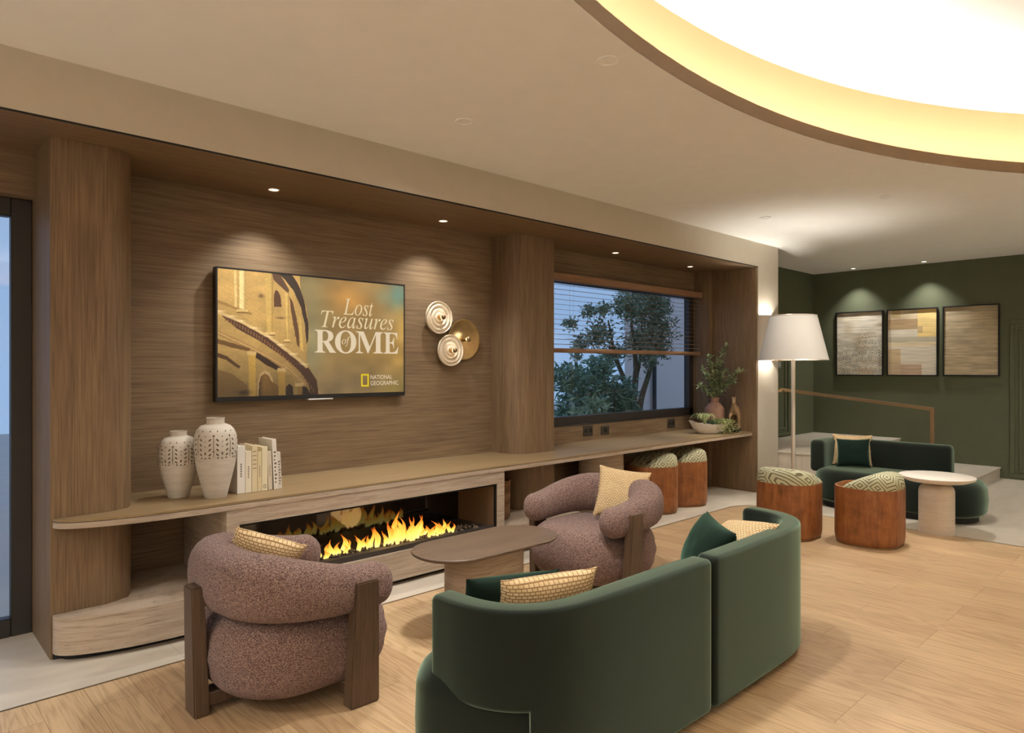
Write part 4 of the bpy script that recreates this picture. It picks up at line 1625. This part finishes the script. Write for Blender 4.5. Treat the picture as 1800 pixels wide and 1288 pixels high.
# print 1: worn plaster with a lace like ornament rising from below
b = np.ones((PH, PW, 3)) * np.array((222, 213, 194))
b *= (0.88 + 0.20 * vnoise(PW, PH, 5, 46, 31))[..., None]
b = b * (1 - np.clip((vnoise(PW, PH, 4, 14, 32) - .45) * 2, 0, 1)[..., None] * np.array((.10, .14, .20)))
cu, cv = pu * 7.0, pv * 10.0
cu = cu + .5 * (np.floor(cv) % 2)
lu, lv = cu - np.floor(cu) - .5, cv - np.floor(cv) - .5
rr_, th_ = np.hypot(lu, lv), np.arctan2(lv, lu)
lace = np.sin(rr_ * 21 + 1.5 * np.cos(6 * th_)) + .35 * np.cos(pu * 2 * PI * 14) * np.cos(pv * 2 * PI * 20)
msk = np.clip((pv - .34 - .25 * (vnoise(PW, PH, 6, 3, 33) - .3) + .20 * np.exp(-((pu - .64) / .11) ** 2)) * 4, 0, 1)
ink = np.clip(lace * 1.6, 0, 1) * msk * np.clip(vnoise(PW, PH, 20, 26, 34) * 1.6, 0, 1)
b = b * (1 - .62 * ink[..., None]) + np.array((84, 86, 76)) * .60 * ink[..., None]
b = np.where(((pv > .90) & (pu > .45) & (pu < .80))[..., None], b * .5 + np.array((196, 170, 142)) * .5, b)
art('worn cream print with dark lacy ornament, left of the three', 3.585, 4.272, 1.358, 2.345, b)
# print 2: patchwork of beige and yellow blocks
c = np.ones((PH, PW, 3)) * np.array((222, 212, 190))
for (u0, u1, v0, v1, col) in ((0, .62, .0, .14, (214, 194, 158)), (0, .62, .14, .30, (176, 146, 106)), (.62, 1, 0, .42, (238, 206, 130)), (.62, .72, .26, .36, (200, 172, 120)), (.08, .26, 0, .12, (196, 170, 120)), (0, 1, .42, .50, (186, 176, 150)),
                             (0, 1, .50, .56, (222, 204, 166)), (0, .26, .60, .80, (206, 178, 136)), (.26, .7, .84, 1, (190, 160, 132)), (.7, 1, .80, 1, (222, 212, 194)), (0, .26, .8, 1, (198, 172, 134))):
    m_ = (pu >= u0) & (pu < u1) & (pv >= v0) & (pv < v1)
    c = np.where(m_[..., None], np.array(col), c)
c = c * .85 + np.array((214, 206, 190)) * .15
c *= (0.93 + 0.14 * vnoise(PW, PH, 4, 70, 35))[..., None]
art('beige patchwork print with a yellow block, middle of the three', 2.868, 3.538, 1.362, 2.345, c)
d = np.ones((PH, PW, 3)) * np.array((186, 170, 140))
d *= (0.80 + 0.22 * vnoise(PW, PH, 3, 90, 36) + .12 * vnoise(PW, PH, 7, 40, 37))[..., None]
art('plain print of fine horizontal straw brown lines, right of the three', 2.140, 2.808, 1.368, 2.348, d)

# ------------------------------------------------------------------ pier sconce, handrail
sc = thing('wall_sconce', 'plaster half cylinder up and down light on the white pier', 'wall light', (7.92, YB, 1.85))
bm = bmesh.new()


def half_ring(r, z, n=20):
    return [(r * math.cos(PI + PI * i / n), r * .62 * math.sin(PI + PI * i / n), z) for i in range(n + 1)]


rings(bm, [half_ring(.15, -.265), half_ring(.15, .265), half_ring(.138, .265), half_ring(.138, -.265), half_ring(.15, -.265)], False, False, closed=False)
obj('sconce_body', bm, M['plaster'], sc, angle=50)
bm = bmesh.new()
box(bm, -.03, .03, -.05, -.001, -.03, .03)
obj('lamp_holder', bm, M['white_ceramic'], sc, smooth=False)
add_light('sconce_lamp', 'POINT', (0, -.055, .17), SCONCE_W, (1, .94, .84), parent=sc, shadow_soft_size=0.02)
add_light('sconce_lamp', 'POINT', (0, -.055, -.17), SCONCE_W, (1, .94, .84), parent=sc, shadow_soft_size=0.02)

hr = thing('handrail', 'slim bronze handrail sloping down beside the steps', 'handrail')
bm = bmesh.new()
P0, P1 = Vector((8.36, 3.90, 1.212)), Vector((8.36, 2.22, 1.040))
dv_ = (P1 - P0).normalized()
nv = Vector((0, -dv_.z, dv_.y)) * .018
sv_ = Vector((.018, 0, 0))
rings(bm, [[tuple(p + nv + sv_), tuple(p + nv - sv_), tuple(p - nv - sv_), tuple(p - nv + sv_)] for p in (P0, P1)])
obj('rail', bm, M['bronze'], hr, smooth=False)
obj('post', bx(8.34, 8.38, 2.20, 2.24, .148, 1.056, .003, 1), M['bronze'], hr)
obj('wall_bracket', bx(8.27, 8.362, 3.84, 3.90, 1.18, 1.21, .003, 1), M['bronze'], hr)

# ------------------------------------------------------------------ floor lamp
lp = thing('floor_lamp', 'tall floor lamp with a white tapered shade beside the pier', 'floor lamp', (7.11, 3.18, 0))
bm = bmesh.new()
lathe(bm, [(.15, 0), (.155, .004), (.155, .018), (.145, .024), (.03, .028), (.024, .04)], n=40)
obj('base', bm, M['shade_trim'], lp)
bm = bmesh.new()
lathe(bm, [(.021, .03), (.021, 1.70)], n=20)
obj('pole', bm, M['shade_trim'], lp)
bm = bmesh.new()
lathe(bm, [(.345, 1.570), (.232, 2.035)], n=56, cap0=False, cap1=False)
obj('lamp_shade', bm, M['shade'], lp)
bm = bmesh.new()
for (r, z) in ((.346, 1.570), (.233, 2.035)):
    tube(bm, [(r * math.cos(2 * PI * i / 56), r * math.sin(2 * PI * i / 56), z) for i in range(57)], .004, 6)
for k in range(3):
    a = 2 * PI * k / 3 + .3
    tube(bm, [(.02 * math.cos(a), .02 * math.sin(a), 1.68), (.325 * math.cos(a), .325 * math.sin(a), 1.655)], .004, 6)
obj('shade_ring', bm, M['shade_trim'], lp)
bm = bmesh.new()
lathe(bm, [(.02, 1.70), (.05, 1.74), (.06, 1.79), (.045, 1.84), (.001, 1.86)], n=20)
obj('bulb', bm, M['bulb_glow'], lp)
bm = bmesh.new()
lathe(bm, [(.010, 1.555), (.016, 1.552), (.022, 1.50), (.018, 1.487), (.001, 1.486)], -.105, .10, 14)
obj('pull_switch', bm, M['clear_glass'], lp)
bm = bmesh.new()
tube(bm, [(-.105, .10, 1.55), (-.105, .10, 1.66), (0, 0, 1.68)], .0025, 6)
lathe(bm, [(.012, 1.553), (.012, 1.575), (.004, 1.58)], -.105, .10, 12)
obj('pull_cord', bm, M['bronze'], lp)
add_light('lamp_light', 'POINT', (0, 0, 1.80), LAMP_W, (1, .94, .84), parent=lp, shadow_soft_size=0.07)

# ------------------------------------------------------------------ armchairs


def make_armchair(label):
    t = thing('armchair', label, 'armchair', (0, 0, 0), 0, 'brown armchairs facing each other')
    # seat: a swollen rounded cushion, front at +x
    bm = bmesh.new()
    soft_block(bm, -.135, 0, .395, .385, (.27, .33, .33, .27), round_prof(.065, .405, .13, .12, 8, .012), 12)
    for v in bm.verts:
        if v.co.z > .30:
            v.co.z += .02 * (1 - ((v.co.x + .125) / .41) ** 2) * (1 - (v.co.y / .385) ** 2)
    obj('seat', bm, M['boucle'], t, angle=80)
    # backrest: fat C shaped bolster
    ctr = [(.105, -.345), (.06, -.350), (-.02, -.36), (-.16, -.36), (-.31, -.315), (-.415, -.20), (-.445, 0), (-.415, .20), (-.31, .315), (-.16, .36), (-.02, .36), (.06, .350), (.105, .345)]
    P = catmull([(x, y, 0) for x, y in ctr], 6)
    m = len(P)
    L = [0]
    for i in range(1, m): L.append(L[-1] + (P[i] - P[i - 1]).length)
    tot = L[-1]
    loops = []
    nseg = 22
    rE = .085

    def station(i, scale, shift):
        s = L[i] / tot
        f = min(1, min(s, 1 - s) / .36)
        f = f * f * (3 - 2 * f)
        half_h = .098 + .042 * f
        half_w = .088 + .030 * f
        zc = .498 + .062 * f
        tg = (P[min(i + 1, m - 1)] - P[max(i - 1, 0)]).normalized()
        nm = Vector((tg.y, -tg.x, 0))
        out = []
        for k in range(nseg):
            a = 2 * PI * k / nseg
            ca, sa = math.cos(a), math.sin(a)
            e = 0.85
            ca = math.copysign(abs(ca) ** e, ca)
            sa = math.copysign(abs(sa) ** e, sa)
            out.append(tuple(P[i] + tg * shift + nm * (half_w * ca * scale) + Vector((0, 0, zc + half_h * sa * scale))))
        return out
    for q in range(6, 0, -1):
        a = PI / 2 * q / 6.3
        loops.append(station(0, math.cos(a), -rE * math.sin(a)))
    for i in range(m):
        loops.append(station(i, 1, 0))
    for q in range(1, 7):
        a = PI / 2 * q / 6.3
        loops.append(station(m - 1, math.cos(a), rE * math.sin(a)))
    bm = bmesh.new()
    rings(bm, loops)
    obj('backrest', bm, M['boucle'], t, angle=80)
    # three upright timber slabs: one each side, one behind
    for sy in (-1, 1):
        bm = bmesh.new()
        lo = [(-.075, sy * .445), (.072, sy * .445), (.072, sy * .375), (-.075, sy * .375)]
        hi = [(-.060, sy * .470), (.055, sy * .470), (.055, sy * .412), (-.060, sy * .412)]
        rings(bm, [[(x, y, 0) for x, y in lo], [(x, y, .555) for x, y in hi]])
        bmesh.ops.bevel(bm, geom=list(bm.edges), offset=.006, segments=2, affect='EDGES')
        obj('leg', bm, M['walnut'], t)
    bm = bmesh.new()
    lo = [(-.595, -.06), (-.595, .06), (-.53, .06), (-.53, -.06)]
    hi = [(-.605, -.05), (-.605, .05), (-.55, .05), (-.55, -.05)]
    rings(bm, [[(x, y, 0) for x, y in lo], [(x, y, .555) for x, y in hi]])
    bmesh.ops.bevel(bm, geom=list(bm.edges), offset=.006, segments=2, affect='EDGES')
    obj('leg', bm, M['walnut'], t)
    bm = bmesh.new()
    box(bm, -.535, -.02, -.045, .045, .03, .09, .006, 1)
    box(bm, -.055, .055, -.38, .38, .03, .09, .006, 1)
    obj('under_frame', bm, M['walnut'], t)
    return t


CH1 = (1.61, 3.08)
CH2 = (3.58, 3.07)
ch = make_armchair('brown boucle armchair nearest the viewer, seen from behind')
ch.location = (*CH1, 0.0012)
dup(ch, (*CH2, 0.0012), PI, 'brown boucle armchair beyond the coffee table, facing the viewer')

# ------------------------------------------------------------------ coffee table
ct = thing('coffee_table', 'oblong dark timber coffee table on a travertine base between the armchairs', 'coffee table', (2.72, 3.08, 0.0012))
bm = bmesh.new()
soft_block(bm, 0, 0, .50, .245, .24, [(.012, .428), (.003, .434), (0, .440), (0, .444), (.004, .449), (.010, .45)], 16)
obj('table_top', bm, M['table_wood'], ct, angle=50)
bm = bmesh.new()
soft_block(bm, -.02, .0, .265, .145, .14, [(0, 0), (0, .428)], 14)
obj('table_base', bm, M['travertine'], ct, angle=40)

# ------------------------------------------------------------------ pillows


def pillow(name, label, mat, center, normal, roll, size, thick, group=None, h=None):
    N = 22
    hx, hy = size / 2, (h or size) / 2
    V, Fc = [], []
    for side in (1, -1):
        for j in range(N + 1):
            for i in range(N + 1):
                u, v = -1 + 2 * i / N, -1 + 2 * j / N
                pin = 1 - 0.075 * (1 - v * v) * abs(u) ** 3
                pin2 = 1 - 0.075 * (1 - u * u) * abs(v) ** 3
                e = max(0.0, (1 - abs(u) ** 2.6)) * max(0.0, (1 - abs(v) ** 2.6))
                z = side * thick / 2 * e ** 0.52
                z += 0.006 * mnoise.noise(Vector((u * 2.3 + center[0] * 5, v * 2.3, side + center[1]))) * e
                V.append((u * hx * pin, v * hy * pin2, z))
    K = (N + 1) ** 2
    for sd in (0, 1):
        for j in range(N):
            for i in range(N):
                a = sd * K + j * (N + 1) + i
                q = (a, a + 1, a + N + 2, a + N + 1)
                Fc.append(q if sd == 0 else q[::-1])
    bm = bmesh.new()
    vs = [bm.verts.new(v) for v in V]
    for f in Fc: bm.faces.new([vs[k] for k in f])
    bmesh.ops.remove_doubles(bm, verts=bm.verts, dist=1e-4)
    o = obj(name, bm, mat, angle=85)
    n = Vector(normal).normalized()
    up = Vector((0, 0, 1)) - n * n.z
    up.normalize()
    xa = up.cross(n)
    R = Matrix((xa, up, n)).transposed()
    o.matrix_world = Matrix.Translation(Vector(center)) @ R.to_4x4() @ Matrix.Rotation(roll, 4, 'Z')
    return tag(o, label, 'pillow', group)


pillow('pillow', 'cream basket weave pillow in the armchair nearest the viewer', M['weave'], (1.365, 3.19, .555), (.45, .80, .42), .40, .34, .14, 'basket weave pillows', .36)
pillow('pillow', 'cream basket weave pillow in the armchair beyond the coffee table', M['weave'], (3.915, 2.985, .595), (-.72, -.58, .40), -.14, .37, .13, 'basket weave pillows')

# ------------------------------------------------------------------ velvet sofas


def sweep_panel(bm, path, th, zb, zt, rt=.02, end0=True, end1=True, rend=.035):
    """upright padded panel along a plan path; zb may be a function of arclength fraction"""
    P = [Vector((x, y, 0)) for x, y in path]
    m = len(P)
    L = [0]
    for i in range(1, m): L.append(L[-1] + (P[i] - P[i - 1]).length)
    tot = L[-1]
    loops = []

    def station(i, s, thick, shift, ztop, zbot):
        tg = (P[min(i + 1, m - 1)] - P[max(i - 1, 0)]).normalized()
        nm = Vector((tg.y, -tg.x, 0))
        hw = thick / 2
        r = min(rt, hw * .98)
        out = []
        for (sx, sz) in ((1, 1), (-1, 1), (-1, -1), (1, -1)):
            for q in range(6):
                base = {(1, 1): 0, (-1, 1): PI / 2, (-1, -1): PI, (1, -1): 1.5 * PI}[(sx, sz)]
                a = base + PI / 2 * q / 5
                cx = sx * (hw - r) + r * math.cos(a)
                cz = (ztop - r if sz > 0 else zbot + r) + r * math.sin(a)
                out.append(tuple(P[i] + tg * shift + nm * cx + Vector((0, 0, cz))))
        return out
    stops = [(i, L[i] / tot) for i in range(m)]
    if end0:
        for q in range(5, 0, -1):
            a = PI / 2 * q / 5
            k = 1 - math.cos(a)
            loops.append(station(0, 0, th - 2 * rend * k * .9, -rend * math.sin(a), zt - rend * k, zb(0) + rend * k))
    prev = None
    for i, s in stops:
        z = zb(s)
        if prev is not None and abs(z - prev) > .05:
            loops.append(station(i, s, th, -.004, zt, prev))
        loops.append(station(i, s, th, 0, zt, z))
        prev = z
    if end1:
        for q in range(1, 6):
            a = PI / 2 * q / 5
            k = 1 - math.cos(a)
            loops.append(station(m - 1, 1, th - 2 * rend * k * .9, rend * math.sin(a), zt - rend * k, zb(1) + rend * k))
    rings(bm, loops)
    return bm


def offset_path(pts, d):
    P = [Vector((x, y, 0)) for x, y in pts]
    out = []
    for i in range(len(P)):
        tg = (P[min(i + 1, len(P) - 1)] - P[max(i - 1, 0)]).normalized()
        out.append((P[i].x - tg.y * d, P[i].y + tg.x * d))
    return out


TH = .10
outer = [(1.482, 1.965), (1.488, 1.84), (1.525, 1.72), (1.60, 1.625), (1.71, 1.563), (1.86, 1.537), (2.10, 1.528), (2.36, 1.524), (2.598, 1.520)]
outer_r = [(2.678, 1.520), (2.95, 1.520), (3.25, 1.523), (3.44, 1.533), (3.58, 1.562), (3.69, 1.625), (3.765, 1.73), (3.795, 1.85), (3.798, 1.93)]
left_path = offset_path([(p.x, p.y) for p in catmull([(x, y, 0) for x, y in outer], 5)], TH / 2)
right_path = offset_path([(p.x, p.y) for p in catmull([(x, y, 0) for x, y in outer_r], 5)], TH / 2)

sofa = thing('sofa', 'curved green velvet sofa in the foreground, seen from behind', 'sofa', (0, 0, 0))


def soft_outline(bm, outline, prof):
    """loft of an arbitrary plan outline (counter clockwise) with insets"""
    n = len(outline)
    P = [Vector((x, y)) for x, y in outline]
    N = []
    for i in range(n):
        tg = (P[(i + 1) % n] - P[i - 1]).normalized()
        N.append(Vector((-tg.y, tg.x)))
    rings(bm, [[(P[i].x + N[i].x * ins, P[i].y + N[i].y * ins, z) for i in range(n)] for ins, z in prof])


def smooth_closed(pts, per=6):
    P = [Vector((x, y, 0)) for x, y in pts]
    n = len(P)
    out = []
    for i in range(n):
        p0, p1, p2, p3 = P[i - 1], P[i], P[(i + 1) % n], P[(i + 2) % n]
        for k in range(per):
            t = k / per
            v = 0.5 * ((2 * p1) + (p2 - p0) * t + (2 * p0 - 5 * p1 + 4 * p2 - p3) * t * t + (3 * p1 - p0 - 3 * p2 + p3) * t ** 3)
            out.append((v.x, v.y))
    return out


seat_plan = smooth_closed([(1.445, 1.985), (1.475, 1.86), (1.53, 1.745), (1.61, 1.655), (1.72, 1.595), (1.87, 1.567), (2.30, 1.558), (2.64, 1.556), (3.0, 1.556), (3.40, 1.563), (3.56, 1.60),
                           (3.66, 1.665), (3.73, 1.76), (3.77, 1.87), (3.785, 1.985), (3.74, 2.10), (3.62, 2.18), (3.40, 2.205), (2.64, 2.21), (1.86, 2.205), (1.62, 2.18), (1.50, 2.10)])
bm = bmesh.new()
soft_outline(bm, seat_plan, round_prof(.045, .415, .04, .09, 7, .004))
obj('seat', bm, M['velvet'], sofa, angle=80)
bm = bmesh.new()
soft_outline(bm, seat_plan, [(.07, 0.0012), (.07, .05)])
obj('plinth_base', bm, M['black'], sofa)
bm = bmesh.new()
sweep_panel(bm, left_path, TH, lambda s: .335 if s < .255 else .028, .68)
obj('backrest', bm, M['velvet'], sofa, angle=50)
bm = bmesh.new()
sweep_panel(bm, right_path, TH, lambda s: .028 if s < .80 else .335, .68)
obj('backrest', bm, M['velvet'], sofa, angle=50)

sofa2 = thing('sofa', 'dark green velvet sofa with one high end, in front of the steps', 'sofa', (0, 0, 0))
bm = bmesh.new()
soft_block(bm, 7.785, 2.40, .36, .79, .33, round_prof(.06, .40, .06, .10, 7, .008), 12)
obj('seat', bm, M['velvet'], sofa2, angle=80)
bm = bmesh.new()
soft_block(bm, 7.785, 2.40, .30, .72, .28, [(0, 0.0), (0, .065)], 8)
obj('plinth_base', bm, M['black'], sofa2)
bm = bmesh.new()
fo = [(8.17, 2.00), (8.17, 2.30), (8.17, 2.60), (8.165, 2.86), (8.12, 3.06), (8.0, 3.18), (7.84, 3.22), (7.64, 3.22)]
fpath = offset_path([(p.x, p.y) for p in catmull([(x, y, 0) for x, y in fo], 5)], .075)
sweep_panel(bm, fpath, .15, lambda s: .345, .69, .045, rend=.04)
obj('backrest', bm, M['velvet'], sofa2, angle=50)

pillow('pillow', 'dark green velvet pillow at the left end of the foreground sofa', M['velvet_dark'], (1.82, 1.945, .565), (.22, .90, .30), .06, .42, .12, 'green velvet pillows', .29)
pillow('pillow', 'cream basket weave pillow at the left end of the foreground sofa', M['weave'], (1.855, 1.775, .585), (.26, .92, .25), .02, .42, .13, 'basket weave pillows', .31)
pillow('pillow', 'dark green velvet pillow at the right end of the foreground sofa', M['velvet_dark'], (3.20, 1.885, .540), (-.76, .50, .40), -.12, .36, .18, 'green velvet pillows', .33)
pillow('pillow', 'cream basket weave pillow at the right end of the foreground sofa', M['weave'], (3.31, 1.80, .560), (-.50, .36, .75), .26, .42, .14, 'basket weave pillows', .36)
pillow('pillow', 'cream basket weave pillow on the sofa by the steps', M['weave'], (7.965, 2.90, .575), (-.86, -.30, .30), .0, .40, .12, 'basket weave pillows', .35)
pillow('pillow', 'dark green velvet pillow on the sofa by the steps', M['velvet_dark'], (7.82, 2.835, .560), (-.90, -.25, .22), .04, .33, .12, 'green velvet pillows', .31)

# ------------------------------------------------------------------ tub stools


def make_stool(label):
    t = thing('tub_stool', label, 'stool', (0, 0, 0), 0, 'cognac tub stools')
    hx, r = .255, .20
    bm = bmesh.new()
    soft_block(bm, 0, 0, hx - .012, hx - .012, r - .01, [(0, 0), (0, .012)], 10)
    obj('base_ring', bm, M['bronze'], t)
    bm = bmesh.new()
    loops = []
    for ins, z in ((.018, .012), (.006, .03), (.0, .07), (0, .46), (.002, .482), (.008, .486), (.016, .484), (.020, .47), (.022, .36)):
        loops.append([(x, y, z) for x, y in rrect(0, 0, hx - ins, hx - ins, max(.02, r - ins), 10)])
    rings(bm, loops)
    obj('shell', bm, M['leather'], t, angle=50)
    bm = bmesh.new()

    def height(v):                 # v = -1 low front (+y) .. 1 high back (-y)
        q = min(1, max(0, (v + .76) / 1.45))
        return -.022 + .146 * math.sin(PI / 2 * q)
    base = rrect(0, 0, hx, hx, r, 10)
    loops = [[(x * .88, y * .88, .40) for x, y in base], [(x * .90, y * .90, .42) for x, y in base]]
    NR = 18
    for q in range(NR + 1):
        f = 1 - q / NR * .985
        e = (1 - f ** 7) ** (1 / 2.8)
        lp = []
        for x, y in base:
            k = min(1, max(0, (height(-y / hx) + .004) / .02))
            g = (hx - .024 + .0235 * k) / hx
            px, py = x * f * g, y * f * g
            H_ = height(-py / hx)
            z0 = .468 + .017 * k
            lp.append((px, py, z0 + H_ * e if H_ > 0 else z0 + H_))
        loops.append(lp)
    rings(bm, loops)
    obj('cushion', bm, M['maze'], t, angle=70)
    return t


st = make_stool('cognac tub stool on the planks in front of the floor lamp')
st.location = (5.985, 2.715, 0.0012)
st.rotation_euler = (0, 0, -PI / 2)
dup(st, (6.225, 2.125, 0.0012), 0, 'cognac tub stool on the planks beside the small white side table')
dup(st, (5.955, 4.165, 0), 1.05, 'cognac tub stool under the counter, left one of that pair')
dup(st, (6.515, 4.160, 0), 1.05, 'cognac tub stool under the counter, nearest the white pier')

# ------------------------------------------------------------------ side table
sd_ = thing('side_table', 'small round white table on a thick stone foot beside the green sofa', 'side table', (7.02, 1.83, 0.0012))
bm = bmesh.new()
soft_block(bm, 0, 0, .125, .14, .115, [(0, 0), (0, .38), (.006, .405), (.02, .425), (.04, .437)], 10)
obj('table_foot', bm, M['light_travertine'], sd_, angle=50)
bm = bmesh.new()
lathe(bm, [(.065, .436), (.065, .455)], n=28)
obj('table_neck', bm, M['bronze'], sd_)
bm = bmesh.new()
lathe(bm, [(.12, .455), (.24, .468), (.295, .492), (.302, .505), (.302, .512), (.296, .516), (.001, .516)], n=56)
obj('table_top', bm, M['stone_white'], sd_, angle=40)

bpy.context.view_layer.update()
